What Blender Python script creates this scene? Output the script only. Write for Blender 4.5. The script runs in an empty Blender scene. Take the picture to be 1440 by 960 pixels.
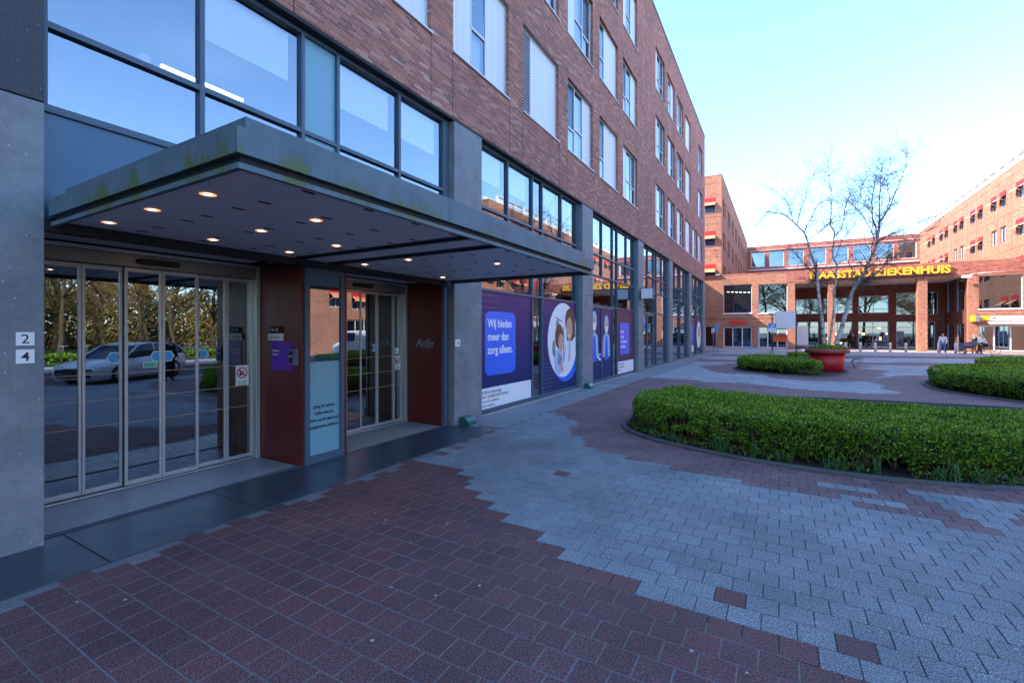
import bpy, bmesh, math, random
import numpy as np
from mathutils import Vector, Matrix, noise as mnoise

SC = bpy.context.scene
COL = SC.collection
S = 1.15                      # drawing units -> metres
R = random.Random(7)
NR = np.random.RandomState(11)

# ------------------------------------------------------------------ camera
cd = bpy.data.cameras.new('camera'); cam = bpy.data.objects.new('camera', cd); COL.objects.link(cam)
cam.location = (0, 0, 1.65 * S)
cam.rotation_euler = (math.radians(90), 0, math.radians(30.1))
cd.sensor_width = 36; cd.lens = 36 * 650 / 1440; cd.shift_y = -14 / 1440
cd.clip_start = 0.05; cd.clip_end = 2000
SC.camera = cam
# ------------------------------------------------------------------ sky and sun
TR = Vector((1.0, 0.5, -0.8))            # way the sunlight travels
EL = math.atan2(0.8, math.hypot(1, .5))
w = bpy.data.worlds.new('World'); SC.world = w; w.use_nodes = True
wn = w.node_tree.nodes; wl = w.node_tree.links
sky = wn.new('ShaderNodeTexSky'); sky.sky_type = 'NISHITA'; sky.sun_disc = False
sky.sun_elevation = EL; sky.sun_rotation = math.atan2(-TR.x, -TR.y)
sky.air_density = 1.0; sky.dust_density = .6; sky.ozone_density = 5.0
bg = wn['Background']; bg.inputs['Strength'].default_value = 0.15
wl.new(sky.outputs[0], bg.inputs['Color'])
sd = bpy.data.lights.new('sun', 'SUN'); sd.energy = 2.3; sd.angle = math.radians(.53); sd.color = (1, .93, .82)
so = bpy.data.objects.new('sun', sd); COL.objects.link(so); so.location = (-30, -15, 60)
so.rotation_euler = TR.to_track_quat('-Z', 'Y').to_euler()
vs = SC.view_settings
vs.view_transform = 'Standard'; vs.look = 'None'; vs.gamma = 1; vs.use_curve_mapping = False
vs.exposure = 2.32

SC.cycles.max_bounces = 8; SC.cycles.glossy_bounces = 4; SC.cycles.transparent_max_bounces = 10
SC.cycles.sample_clamp_indirect = 6; SC.cycles.caustics_reflective = False

# ------------------------------------------------------------------ node helper
class NT:
    def __init__(s, name):
        s.m = bpy.data.materials.new(name); s.m.use_nodes = True
        s.t = s.m.node_tree; s.t.nodes.clear()
        s.out = s.t.nodes.new('ShaderNodeOutputMaterial')
    def n(s, typ, inp=None, **kw):
        nd = s.t.nodes.new(typ)
        for k, v in kw.items(): setattr(nd, k, v)
        for k, v in (inp or {}).items(): s.set(nd.inputs[k], v)
        return nd
    def set(s, sock, v):
        if isinstance(v, bpy.types.NodeSocket): s.t.links.new(v, sock)
        elif isinstance(v, (tuple, list)) and len(v) == 3 and sock.type == 'RGBA': sock.default_value = (*v, 1)
        else: sock.default_value = v
    def M(s, op, a, b=0.0, c=None):
        nd = s.n('ShaderNodeMath', operation=op); s.set(nd.inputs[0], a); s.set(nd.inputs[1], b)
        if c is not None: s.set(nd.inputs[2], c)
        return nd.outputs[0]
    def mix(s, f, a, b):
        nd = s.n('ShaderNodeMix', data_type='RGBA'); s.set(nd.inputs[0], f); s.set(nd.inputs[6], a); s.set(nd.inputs[7], b)
        return nd.outputs[2]
    def ramp(s, f, stops, interp='LINEAR'):
        nd = s.n('ShaderNodeValToRGB'); r = nd.color_ramp; r.interpolation = interp
        while len(r.elements) < len(stops): r.elements.new(.5)
        for e, (p, c) in zip(r.elements, stops): e.position = p; e.color = (*c, 1) if len(c) == 3 else c
        s.set(nd.inputs[0], f); return nd.outputs[0]
    def noise(s, vec, scale, detail=3, rough=.5):
        nd = s.n('ShaderNodeTexNoise', {'Scale': scale, 'Detail': detail, 'Roughness': rough})
        if vec is not None: s.set(nd.inputs['Vector'], vec)
        return nd.outputs[0]
    def pos(s): return s.n('ShaderNodeNewGeometry').outputs['Position']
    def bsdf(s, color, rough=.6, metal=0.0, spec=.5, bump=None, bstr=.3, bdist=.01, **kw):
        p = s.n('ShaderNodeBsdfPrincipled')
        s.set(p.inputs['Base Color'], color); s.set(p.inputs['Roughness'], rough); s.set(p.inputs['Metallic'], metal)
        s.set(p.inputs['Specular IOR Level'], spec)
        for k, v in kw.items(): s.set(p.inputs[k.replace('_', ' ')], v)
        if bump is not None:
            b = s.n('ShaderNodeBump', {'Strength': bstr, 'Distance': bdist, 'Height': bump}); s.set(p.inputs['Normal'], b.outputs[0])
        s.t.links.new(p.outputs[0], s.out.inputs[0]); return p

def plain(name, col, rough=.6, metal=0.0, var=.15, scale=6.0, bump=0.0, spec=.5, fine=0.0):
    k = NT(name); p = k.pos(); f = k.noise(p, scale, 4)
    c = k.mix(f, tuple(x * (1 - var) for x in col), tuple(min(1, x * (1 + var)) for x in col))
    if fine:
        g = k.noise(p, 180, 2, .6); g = k.ramp(g, [(.35, (1 - fine,) * 3), (.65, (1 + fine,) * 3)])
        mm = k.n('ShaderNodeMix', data_type='RGBA', blend_type='MULTIPLY'); k.set(mm.inputs[0], 1.0); k.set(mm.inputs[6], c); k.set(mm.inputs[7], g); c = mm.outputs[2]
    rr = k.M('ADD', k.M('MULTIPLY', f, .25), rough - .12)
    k.bsdf(c, rr, metal, spec, bump=(k.noise(p, scale * 12, 3) if bump else None), bstr=bump)
    return k.m

def brick(name, stops, mortar, h=.058, l=.23, joint=.010, bias=0.0):
    k = NT(name); g = k.n('ShaderNodeNewGeometry')
    sp = k.n('ShaderNodeSeparateXYZ', {0: g.outputs['Position']}); sn = k.n('ShaderNodeSeparateXYZ', {0: g.outputs['True Normal']})
    useY = k.M('GREATER_THAN', k.M('ABSOLUTE', sn.outputs[0]), .5)
    u = k.M('ADD', k.M('MULTIPLY', sp.outputs[1], useY), k.M('MULTIPLY', sp.outputs[0], k.M('SUBTRACT', 1.0, useY)))
    z = k.M('DIVIDE', sp.outputs[2], h); row = k.M('FLOOR', z); fz = k.M('FRACT', z)
    off = k.M('MULTIPLY', k.M('FRACT', k.M('MULTIPLY', row, .3819)), 1.0)
    x = k.M('ADD', k.M('DIVIDE', u, l), off); cx = k.M('FLOOR', x); fx = k.M('FRACT', x)
    v = k.n('ShaderNodeCombineXYZ', {0: cx, 1: row, 2: 0.0})
    wn_ = k.n('ShaderNodeTexWhiteNoise', noise_dimensions='3D'); k.set(wn_.inputs['Vector'], v.outputs[0])
    c = k.ramp(wn_.outputs[0], stops)
    big = k.noise(g.outputs['Position'], .55, 3); big = k.ramp(big, [(.3, (.82, .82, .85)), (.7, (1.12, 1.1, 1.08))])
    mm = k.n('ShaderNodeMix', data_type='RGBA', blend_type='MULTIPLY'); k.set(mm.inputs[0], 1.0); k.set(mm.inputs[6], c); k.set(mm.inputs[7], big)
    mz = k.M('LESS_THAN', k.M('MINIMUM', fz, k.M('SUBTRACT', 1.0, fz)), joint / h * .5)
    mx = k.M('LESS_THAN', k.M('MINIMUM', fx, k.M('SUBTRACT', 1.0, fx)), joint / l * .45)
    mo = k.M('MAXIMUM', mz, mx)
    cc = k.mix(mo, mm.outputs[2], mortar)
    hgt = k.M('ADD', k.M('SUBTRACT', 1.0, mo), k.M('MULTIPLY', wn_.outputs[0], .35))
    k.bsdf(cc, .85, spec=.25, bump=hgt, bstr=.5, bdist=.006)
    return k.m

def glass(name, tint=(.75, .85, .9), base=.22, rough=0.0, gl=(.80, .90, 1)):
    k = NT(name)
    fr = k.n('ShaderNodeFresnel', {'IOR': 1.5})
    f = k.M('MINIMUM', k.M('ADD', k.M('MULTIPLY', fr.outputs[0], 1.0), base), 1.0)
    # very slight waviness of the panes
    wv = k.noise(k.pos(), .9, 1)
    b = k.n('ShaderNodeBump', {'Strength': .03, 'Distance': .02, 'Height': wv})
    tr = k.n('ShaderNodeBsdfTransparent', {'Color': tint})
    gs = k.n('ShaderNodeBsdfGlossy', {'Roughness': rough, 'Color': gl, 'Normal': b.outputs[0]})
    mx = k.n('ShaderNodeMixShader', {0: f, 1: tr.outputs[0], 2: gs.outputs[0]})
    k.t.links.new(mx.outputs[0], k.out.inputs[0]); return k.m

def emis(name, col, st):
    k = NT(name); e = k.n('ShaderNodeEmission', {'Color': col, 'Strength': st}); k.t.links.new(e.outputs[0], k.out.inputs[0]); return k.m

M = {}
M['brick'] = brick('facade_brick', [(0, (.19, .095, .09)), (.15, (.27, .105, .08)), (.42, (.37, .13, .09)), (.7, (.44, .165, .11)), (.9, (.48, .22, .16)), (1, (.54, .31, .24))], (.38, .27, .24), h=.052, l=.235)
M['brick_far'] = brick('hospital_brick', [(0, (.28, .105, .065)), (.3, (.38, .155, .092)), (.7, (.45, .19, .112)), (1, (.50, .24, .15))], (.42, .22, .15), h=.075, l=.24)
M['brick_red'] = brick('band_brick', [(0, (.22, .06, .045)), (.25, (.36, .10, .07)), (.7, (.44, .14, .095)), (1, (.50, .2, .14))], (.34, .17, .13), h=.075, l=.24)
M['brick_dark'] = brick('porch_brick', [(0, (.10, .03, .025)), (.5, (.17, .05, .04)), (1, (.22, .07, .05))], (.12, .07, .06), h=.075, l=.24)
def concrete(name, a, b, speck):
    k = NT(name); p = k.pos()
    n1 = k.noise(p, 2.6, 6, .7); c = k.mix(k.ramp(n1, [(.3, (0, 0, 0)), (.7, (1, 1, 1))]), a, b)
    n3 = k.noise(p, 160, 2, .7); c = k.mix(k.M('MULTIPLY', k.M('GREATER_THAN', n3, .62), .55), c, tuple(x * .55 for x in a))
    vo = k.n('ShaderNodeTexVoronoi', {'Scale': 60.0}); k.set(vo.inputs['Vector'], p)
    c = k.mix(k.M('LESS_THAN', vo.outputs['Distance'], .13), c, speck)
    vo2 = k.n('ShaderNodeTexVoronoi', {'Scale': 14.0}); k.set(vo2.inputs['Vector'], p)
    c = k.mix(k.M('LESS_THAN', vo2.outputs['Distance'], .06), c, tuple(x * 1.6 for x in speck))
    k.bsdf(c, k.M('ADD', .45, k.M('MULTIPLY', n1, .3)), spec=.4, bump=n3, bstr=.12)
    return k.m
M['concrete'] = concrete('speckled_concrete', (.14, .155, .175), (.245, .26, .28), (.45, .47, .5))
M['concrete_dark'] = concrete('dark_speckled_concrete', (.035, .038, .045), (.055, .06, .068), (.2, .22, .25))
M['frame'] = plain('blue_grey_frame', (.055, .10, .15), .45, var=.08, spec=.5)
M['spandrel'] = plain('blue_panel', (.02, .095, .185), .35, var=.12, scale=2, spec=.6)
def fasciam():
    k = NT('canopy_zinc'); g = k.n('ShaderNodeNewGeometry'); p = g.outputs['Position']
    sp = k.n('ShaderNodeSeparateXYZ', {0: p})
    st = k.n('ShaderNodeMapping', {0: p}); st.inputs['Scale'].default_value = (1, 1, .12)
    n1 = k.noise(st.outputs[0], 9, 4, .65)
    c = k.mix(k.ramp(k.M('ADD', k.M('MULTIPLY', n1, .35), k.M('MULTIPLY', k.noise(p, 2.2, 5, .6), .65)), [(.3, (0, 0, 0)), (.75, (1, 1, 1))]), (.065, .11, .145), (.15, .21, .25))
    # algae: hangs on the lower edge and in runs near the corner and the far end
    low = k.M('SUBTRACT', 1.0, k.M('MULTIPLY', k.M('ABSOLUTE', k.M('SUBTRACT', sp.outputs[2], 2.525 * S)), 9.0))
    al = k.M('ADD', k.noise(st.outputs[0], 5, 5, .7), k.M('MULTIPLY', low, .12))
    al = k.ramp(al, [(.53, (0, 0, 0)), (.64, (1, 1, 1))])
    pat = k.ramp(k.noise(p, .9, 2), [(.46, (0, 0, 0)), (.56, (1, 1, 1))])
    al = k.M('MULTIPLY', k.M('MULTIPLY', al, pat), .85)
    c = k.mix(al, c, (.10, .13, .02))
    k.bsdf(c, .55, metal=0.0, spec=.4, bump=n1, bstr=.05)
    return k.m
M['fascia'] = fasciam()
M['black'] = plain('black_gap', (.012, .012, .014), .7)
M['soffit'] = plain('soffit_panel', (.86, .80, .82), .5, var=.06, scale=3)
M['redwall'] = plain('dark_red_panel', (.11, .011, .007), .38, var=.3, scale=2.0, spec=.5, fine=.1)
M['alu'] = plain('satin_aluminium', (.50, .49, .50), .38, metal=.5, var=.06)
M['alu_head'] = plain('door_header', (.26, .235, .21), .4, metal=.5, var=.08)
M['stone'] = plain('blue_stone', (.035, .055, .075), .34, var=.3, scale=3, spec=.6, fine=.15, bump=.04)
M['slab'] = plain('grey_slab', (.20, .22, .24), .6, var=.2, scale=3, fine=.15)
M['sill'] = plain('concrete_sill', (.30, .30, .29), .7, var=.2)
M['mat'] = plain('entrance_grating', (.50, .54, .60), .4, metal=.3, var=.2)
M['white_panel'] = plain('white_window_panel', (.72, .73, .77), .45, var=.03, scale=3)
M['wframe'] = plain('white_window_frame', (.62, .64, .68), .4, var=.03)
M['louver'] = plain('white_louvre', (.6, .6, .63), .5)
M['curtain'] = plain('pale_curtain', (.62, .68, .72), .9, var=.08)
M['blind'] = plain('white_roller_blind', (.9, .9, .9), .8, var=.03)
M['vent'] = plain('dark_ventilation_panel', (.028, .045, .085), .25, var=.2, spec=.6)
M['glass'] = glass('window_glass', (.93, .96, .98), .25)
M['glass_door'] = glass('door_glass', (.55, .58, .6), .25)
M['glass_far'] = glass('far_glass', (.45, .6, .6), .20, gl=(.66, .84, 1))
M['frost'] = plain('frosted_panel', (.17, .36, .44), .3, var=.04, scale=2, spec=.6)
M['int_wall'] = plain('interior_wall', (.09, .10, .115), .8)
M['int_ceil'] = plain('interior_ceiling', (.24, .26, .29), .8)
M['int_floor'] = plain('interior_floor', (.08, .07, .07), .25, var=.3)
M['int_dark'] = plain('dark_interior', (.035, .03, .03), .8)
M['wood'] = plain('brown_wood_panel', (.20, .085, .028), .5, var=.25, scale=3)
M['asphalt'] = plain('asphalt', (.04, .041, .043), .85, var=.25, scale=3, fine=.2)
M['soil'] = plain('soil', (.03, .022, .016), .95, var=.5, scale=20, bump=.4)
M['kerb'] = plain('kerb_concrete', (.10, .095, .10), .8, var=.35, scale=5, fine=.15)
M['joint'] = plain('paving_joint', (.17, .175, .18), .95, var=.35, scale=1.2, fine=.2)
M['pale_strip'] = plain('pale_paving', (.42, .38, .36), .8, var=.15, fine=.1)
M['potred'] = plain('red_planter', (.50, .008, .018), .42, var=.12, scale=3, spec=.5)
M['potrim'] = plain('dull_red_rim', (.36, .06, .055), .55, var=.3, scale=8)
M['white'] = plain('white_paint', (.8, .8, .82), .5, var=.03)
M['text_dark'] = plain('dark_lettering', (.02, .022, .04), .6)
M['text_white'] = plain('white_lettering', (.85, .85, .87), .5, var=.02)
M['yellow'] = plain('yellow_letter', (.85, .47, .02), .45, var=.04)
M['redletter'] = plain('red_letter', (.75, .03, .02), .45, var=.05)
M['purple'] = plain('purple_plate', (.14, .02, .50), .4, var=.05)
M['green_box'] = plain('teal_green_plastic', (.012, .11, .085), .3, var=.15)
M['blue_sticker'] = plain('blue_sticker', (.05, .35, .75), .4, var=.04)
M['green_sticker'] = plain('green_sticker', (.05, .45, .30), .4, var=.04)
M['red_sticker'] = plain('red_ring', (.6, .03, .06), .4)
M['tan'] = plain('tan_stripe', (.45, .28, .16), .5)
M['poster_blue'] = plain('poster_bright_blue', (.012, .14, .78), .35, var=.05, scale=1)
def barkm():
    k = NT('birch_bark'); mp = k.n('ShaderNodeMapping', {0: k.pos()}); mp.inputs['Scale'].default_value = (1, 1, 3.0)
    f = k.noise(mp.outputs[0], 3.2, 5, .7)
    k.bsdf(k.ramp(f, [(.36, (.07, .06, .055)), (.44, (.28, .26, .23)), (.56, (.58, .55, .50))]), .85, bump=f, bstr=.4); return k.m
M['bark'] = barkm()
M['twig'] = plain('dark_twig', (.13, .095, .08), .8, var=.4)
M['gold_twig'] = plain('golden_twig', (.34, .22, .07), .8, var=.4, scale=1)
M['gold_bark'] = plain('pale_bark', (.12, .085, .045), .9, var=.4)
M['awn_red'] = plain('red_awning', (.65, .015, .02), .7, var=.1)
M['awn_sunlit'] = plain('sunlit_red_awning', (.72, .26, .10), .7, var=.1)  # same red fabric, sunlight on the slope painted in as orange
M['awn_pale'] = plain('awning_bar', (.72, .55, .5), .6)
M['steel'] = plain('galvanised_steel', (.30, .33, .36), .45, metal=.6)
M['darkmetal'] = plain('dark_metal', (.035, .04, .05), .45, metal=.4)
M['skin'] = plain('skin', (.50, .30, .22), .6)
M['roofm'] = plain('roof_felt', (.12, .12, .12), .9)
def posterm(name):
    # printed artwork: violet at the top running to navy at the bottom, browner towards the left
    k = NT(name); sp = k.n('ShaderNodeSeparateXYZ', {0: k.pos()})
    t = k.M('DIVIDE', sp.outputs[2], 2.5 * S)
    c = k.ramp(t, [(.0, (.002, .020, .10)), (.35, (.006, .024, .13)), (.7, (.028, .018, .13)), (1, (.065, .024, .13))])
    k.bsdf(c, .4, spec=.3); return k.m
M['poster'] = posterm('poster_gradient')
M['poster_warm'] = plain('poster_maroon', (.085, .022, .07), .35, var=.1, scale=1)
def leafm(name, a, b):
    k = NT(name); f = k.noise(k.pos(), 3.0, 3); c = k.mix(f, a, b)
    oi = k.n('ShaderNodeTexWhiteNoise', noise_dimensions='3D')
    p = k.bsdf(c, .42, spec=.45)
    tl = k.n('ShaderNodeBsdfTranslucent', {'Color': c})
    mx = k.n('ShaderNodeMixShader', {0: .3, 1: p.outputs[0], 2: tl.outputs[0]})
    k.t.links.new(mx.outputs[0], k.out.inputs[0]); return k.m
M['leaf1'] = leafm('hedge_leaf_bright', (.24, .40, .025), (.34, .50, .04))
M['leaf2'] = leafm('hedge_leaf_mid', (.11, .24, .018), (.16, .31, .028))
M['leaf3'] = leafm('hedge_leaf_dark', (.018, .07, .014), (.03, .10, .02))
M['blade'] = leafm('bulb_leaf', (.04, .14, .035), (.08, .21, .05))
M['stem'] = plain('hedge_stem', (.16, .10, .055), .9, var=.4, scale=15)

# ------------------------------------------------------------------ mesh helpers
LOC = {}
def rootloc(o):
    while o.parent: o = o.parent
    return LOC.get(o.name, (0, 0, 0))
class MB:
    def __init__(s): s.v = []; s.f = []; s.mi = []; s.sm = []
    def add(s, vs, fs, mi=0, sm=False):
        b = len(s.v); s.v += [tuple(p) for p in vs]
        for f in fs: s.f.append(tuple(b + i for i in f)); s.mi.append(mi); s.sm.append(sm)
        return s
    def box(s, x0, x1, y0, y1, z0, z1, mi=0):
        x0, x1 = min(x0, x1), max(x0, x1); y0, y1 = min(y0, y1), max(y0, y1); z0, z1 = min(z0, z1), max(z0, z1)
        return s.add([(x0, y0, z0), (x1, y0, z0), (x1, y1, z0), (x0, y1, z0), (x0, y0, z1), (x1, y0, z1), (x1, y1, z1), (x0, y1, z1)],
                     [(3, 2, 1, 0), (4, 5, 6, 7), (0, 1, 5, 4), (1, 2, 6, 5), (2, 3, 7, 6), (3, 0, 4, 7)], mi)
    def poly(s, pts, mi=0): return s.add(pts, [tuple(range(len(pts)))], mi)
    def prism(s, pts, axis, a0, a1, mi=0):
        # pts: 2-D outline; axis: 'x' (pts are y,z), 'y' (x,z), 'z' (x,y)
        def q(p, a): return {'x': (a, p[0], p[1]), 'y': (p[0], a, p[1]), 'z': (p[0], p[1], a)}[axis]
        n = len(pts); V = [q(p, a0) for p in pts] + [q(p, a1) for p in pts]
        F = [tuple(range(n))[::-1], tuple(range(n, 2 * n))] + [(i, (i + 1) % n, n + (i + 1) % n, n + i) for i in range(n)]
        return s.add(V, F, mi)
    def path(s, P, rad, n=7, mi=0, sm=True, cap=True):
        P = [Vector(p) for p in P]
        if not isinstance(rad, (list, tuple)): rad = [rad] * len(P)
        V = []; prev = None
        for i, p in enumerate(P):
            d = (P[min(i + 1, len(P) - 1)] - P[max(i - 1, 0)]).normalized()
            if prev is None:
                a = d.orthogonal().normalized()
            else:
                a = (prev - d * prev.dot(d))
                a = a.normalized() if a.length > 1e-6 else d.orthogonal().normalized()
            prev = a; b = d.cross(a)
            for k in range(n):
                t = 2 * math.pi * k / n; V.append(p + (a * math.cos(t) + b * math.sin(t)) * rad[i])
        F = []
        for i in range(len(P) - 1):
            for k in range(n): F.append((i * n + k, i * n + (k + 1) % n, (i + 1) * n + (k + 1) % n, (i + 1) * n + k))
        if cap and n > 2: F += [tuple(range(n))[::-1], tuple((len(P) - 1) * n + k for k in range(n))]
        return s.add(V, F, mi, sm)
    def lathe(s, prof, c=(0, 0), n=32, mi=0, sm=True):
        V = []; F = []
        for r, z in prof:
            for k in range(n):
                t = 2 * math.pi * k / n; V.append((c[0] + r * math.cos(t), c[1] + r * math.sin(t), z))
        for i in range(len(prof) - 1):
            for k in range(n): F.append((i * n + k, i * n + (k + 1) % n, (i + 1) * n + (k + 1) % n, (i + 1) * n + k))
        return s.add(V, F, mi, sm)
    def disc(s, c, r, axis='x', n=28, mi=0, ry=None):
        P = []
        for k in range(n):
            t = 2 * math.pi * k / n; a = r * math.cos(t); b = (ry or r) * math.sin(t)
            P.append({'x': (c[0], c[1] + a, c[2] + b), 'y': (c[0] + a, c[1], c[2] + b), 'z': (c[0] + a, c[1] + b, c[2])}[axis])
        return s.poly(P, mi)
    def ring(s, c, r0, r1, axis='x', n=28, mi=0):
        V = []
        for r in (r0, r1):
            for k in range(n):
                t = 2 * math.pi * k / n; a = r * math.cos(t); b = r * math.sin(t)
                V.append({'x': (c[0], c[1] + a, c[2] + b), 'y': (c[0] + a, c[1], c[2] + b), 'z': (c[0] + a, c[1] + b, c[2])}[axis])
        return s.add(V, [(k, (k + 1) % n, n + (k + 1) % n, n + k) for k in range(n)], mi)
    def wall(s, axis, c, a0, a1, z0, z1, ops, rev, mi=0, mr=None):
        """upright sheet at axis=c with openings (a0,a1,z0,z1) and reveals going to c+rev"""
        A = sorted({a0, a1, *[x for o in ops for x in o[:2] if a0 < x < a1]}); Z = sorted({z0, z1, *[x for o in ops for x in o[2:4] if z0 < x < z1]})
        q = (lambda a, z, d=0.0: (c + d, a, z)) if axis == 'x' else (lambda a, z, d=0.0: (a, c + d, z))
        flip = axis == 'y'
        def fc(pts): s.poly(pts[::-1] if flip else pts, mi)
        for i in range(len(A) - 1):
            for j in range(len(Z) - 1):
                am, zm = (A[i] + A[i + 1]) / 2, (Z[j] + Z[j + 1]) / 2
                if any(o[0] < am < o[1] and o[2] < zm < o[3] for o in ops): continue
                fc([q(A[i], Z[j]), q(A[i + 1], Z[j]), q(A[i + 1], Z[j + 1]), q(A[i], Z[j + 1])])
        m2 = mi if mr is None else mr
        for o in ops:
            b0, b1, y0, y1 = o[:4]
            for (p, r) in (((b0, y0), (b1, y0)), ((b1, y0), (b1, y1)), ((b1, y1), (b0, y1)), ((b0, y1), (b0, y0))):
                s.poly([q(*p), q(*r), q(*r, rev), q(*p, rev)], m2)
        return s
    def build(s, name, mats, parent=None, bevel=0.0):
        me = bpy.data.meshes.new(name); l = rootloc(parent) if parent else LOC.get('@next', (0, 0, 0))
        V = [((p[0] - l[0]) * S, (p[1] - l[1]) * S, (p[2] - l[2]) * S) for p in s.v]
        me.from_pydata(V, [], s.f)
        if not isinstance(mats, (list, tuple)): mats = [mats]
        for m in mats: me.materials.append(M[m] if isinstance(m, str) else m)
        me.polygons.foreach_set('material_index', s.mi); me.polygons.foreach_set('use_smooth', s.sm)
        me.update()
        o = bpy.data.objects.new(name, me); COL.objects.link(o); o.parent = parent
        if bevel:
            b = o.modifiers.new('bevel', 'BEVEL'); b.width = bevel * S; b.segments = 2; b.limit_method = 'ANGLE'; b.angle_limit = .7
        return o
def thing(name, label, cat, loc=(0, 0, 0), group=None):
    o = bpy.data.objects.new(name, None); COL.objects.link(o); o.location = tuple(x * S for x in loc); LOC[o.name] = loc
    o.empty_display_size = .2
    o['label'] = label; o['category'] = cat
    if group: o['group'] = group
    return o
def tag(o, label, cat, group=None, kind=None):
    o['label'] = label; o['category'] = cat
    if group: o['group'] = group
    if kind: o['kind'] = kind
    return o
def struct(o, label=None, cat=None):
    o['kind'] = 'structure'
    if label: o['label'] = label
    if cat: o['category'] = cat
    return o
def copy_tree(o, parent=None):
    c = o.copy(); COL.objects.link(c); c.parent = parent
    if parent is None: LOC[c.name] = LOC.get(o.name, (0, 0, 0))
    for ch in [x for x in list(bpy.data.objects) if x.parent == o]: copy_tree(ch, c)
    return c
def kids(o): return [x for x in bpy.data.objects if x.parent == o]
def place(o, x, y, z=0, rz=0, sc=None):
    o.location = (x * S, y * S, z * S); o.rotation_euler = (0, 0, rz)
    if sc: o.scale = (sc, sc, sc)
    return o
def text_mb(body, size, org, face='x', align='LEFT', ext=.002, bold=0.0, sx=1.0, mb=None, mi=0, shear=0.0):
    cu = bpy.data.curves.new('t', 'FONT'); cu.body = body; cu.size = size; cu.align_x = align; cu.extrude = ext; cu.offset = bold; cu.shear = shear
    cu.resolution_u = 3
    to = bpy.data.objects.new('t', cu); COL.objects.link(to)
    bpy.context.view_layer.update()
    me = to.evaluated_get(bpy.context.evaluated_depsgraph_get()).to_mesh()
    mb = mb or MB(); V = []
    for v in me.vertices:
        x, y, z = v.co.x * sx, v.co.y, v.co.z
        V.append({'x': (org[0] + z, org[1] + x, org[2] + y), 'y': (org[0] + x, org[1] - z, org[2] + y)}[face])
    F = [tuple(p.vertices) for p in me.polygons]
    to.evaluated_get(bpy.context.evaluated_depsgraph_get()).to_mesh_clear()
    mb.add(V, F, mi); bpy.data.objects.remove(to); bpy.data.curves.remove(cu)
    return mb
def big_mesh(name, V, F, mats, mi=None, parent=None, attr=None):
    """V (n,3) metres, F (m,k) int"""
    me = bpy.data.meshes.new(name); n, m, k = len(V), len(F), F.shape[1]
    me.vertices.add(n); me.vertices.foreach_set('co', V.astype(np.float32).ravel())
    me.loops.add(m * k); me.loops.foreach_set('vertex_index', F.astype(np.int32).ravel())
    me.polygons.add(m); me.polygons.foreach_set('loop_start', np.arange(0, m * k, k, dtype=np.int32))
    for x in mats: me.materials.append(M[x] if isinstance(x, str) else x)
    if mi is not None: me.polygons.foreach_set('material_index', mi.astype(np.int32))
    me.polygons.foreach_set('use_smooth', np.zeros(m, dtype=bool))
    me.update(calc_edges=True)
    if attr is not None:
        a = me.color_attributes.new('tone', 'FLOAT_COLOR', 'CORNER')
        a.data.foreach_set('color', np.repeat(attr.astype(np.float32), k, axis=0).ravel())
    o = bpy.data.objects.new(name, me); COL.objects.link(o); o.parent = parent
    return o
def inpoly(P, poly):
    x, y = P[:, 0], P[:, 1]; r = np.zeros(len(P), bool); j = len(poly) - 1
    for i in range(len(poly)):
        xi, yi = poly[i]; xj, yj = poly[j]
        r ^= ((yi > y) != (yj > y)) & (x < (xj - xi) * (y - yi) / (yj - yi + 1e-12) + xi); j = i
    return r
def dist_poly(P, poly):
    d = np.full(len(P), 1e9); n = len(poly)
    for i in range(n):
        a = np.array(poly[i]); b = np.array(poly[(i + 1) % n]); ab = b - a
        t = np.clip(((P - a) @ ab) / (ab @ ab), 0, 1); d = np.minimum(d, np.linalg.norm(P - (a + t[:, None] * ab), axis=1))
    return d
def smooth_poly(poly, it=2):
    for _ in range(it):
        q = []
        for i in range(len(poly)):
            a, b = poly[i], poly[(i + 1) % len(poly)]
            q += [(a[0] * .75 + b[0] * .25, a[1] * .75 + b[1] * .25), (a[0] * .25 + b[0] * .75, a[1] * .25 + b[1] * .75)]
        poly = q
    return poly
def inset(poly, d):
    n = len(poly); out = []
    area = sum(poly[i][0] * poly[(i + 1) % n][1] - poly[(i + 1) % n][0] * poly[i][1] for i in range(n))
    sg = 1 if area > 0 else -1
    for i in range(n):
        a, b, c = Vector(poly[i - 1]), Vector(poly[i]), Vector(poly[(i + 1) % n])
        t = (c - a).normalized(); nn = Vector((-t.y, t.x)) * sg
        out.append((b.x + nn.x * d, b.y + nn.y * d))
    return out

# ================================================================== GROUND
BED1 = smooth_poly([(-2.5, 8.9), (-2.45, 7.85), (-1.8, 7.15), (-1.0, 6.78), (-.2, 6.54), (.5, 6.48), (1.3, 6.5), (2.25, 6.78), (3.3, 7.3), (4.8, 8.3), (6.2, 9.8), (6.3, 12), (5.6, 13.9), (4.4, 14.1), (2.57, 13.92), (.5, 13.7), (-1.5, 12.9), (-2.4, 11)], 2)
BED2 = smooth_poly([(-1.85, 23.6), (-1.7, 21.9), (-.7, 20.75), (.4, 20.2), (1.2, 20.0), (1.7, 20.4), (2.3, 22.0), (2.6, 24), (1.6, 25.8), (-.4, 26.3), (-1.5, 25.4)], 2)
BED3 = smooth_poly([(3.75, 18.3), (3.8, 17.1), (4.2, 16.2), (4.9, 15.0), (6.4, 13.7), (9.5, 13.2), (10.5, 17), (9.5, 22), (7, 22.8), (5.0, 21.8), (4.0, 20)], 2)
BED4 = smooth_poly([(6.6, 25.8), (6.5, 24.2), (7.6, 23.2), (10, 22.8), (12.5, 24), (12, 28), (9.5, 29.2), (7.6, 28)], 2)
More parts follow.
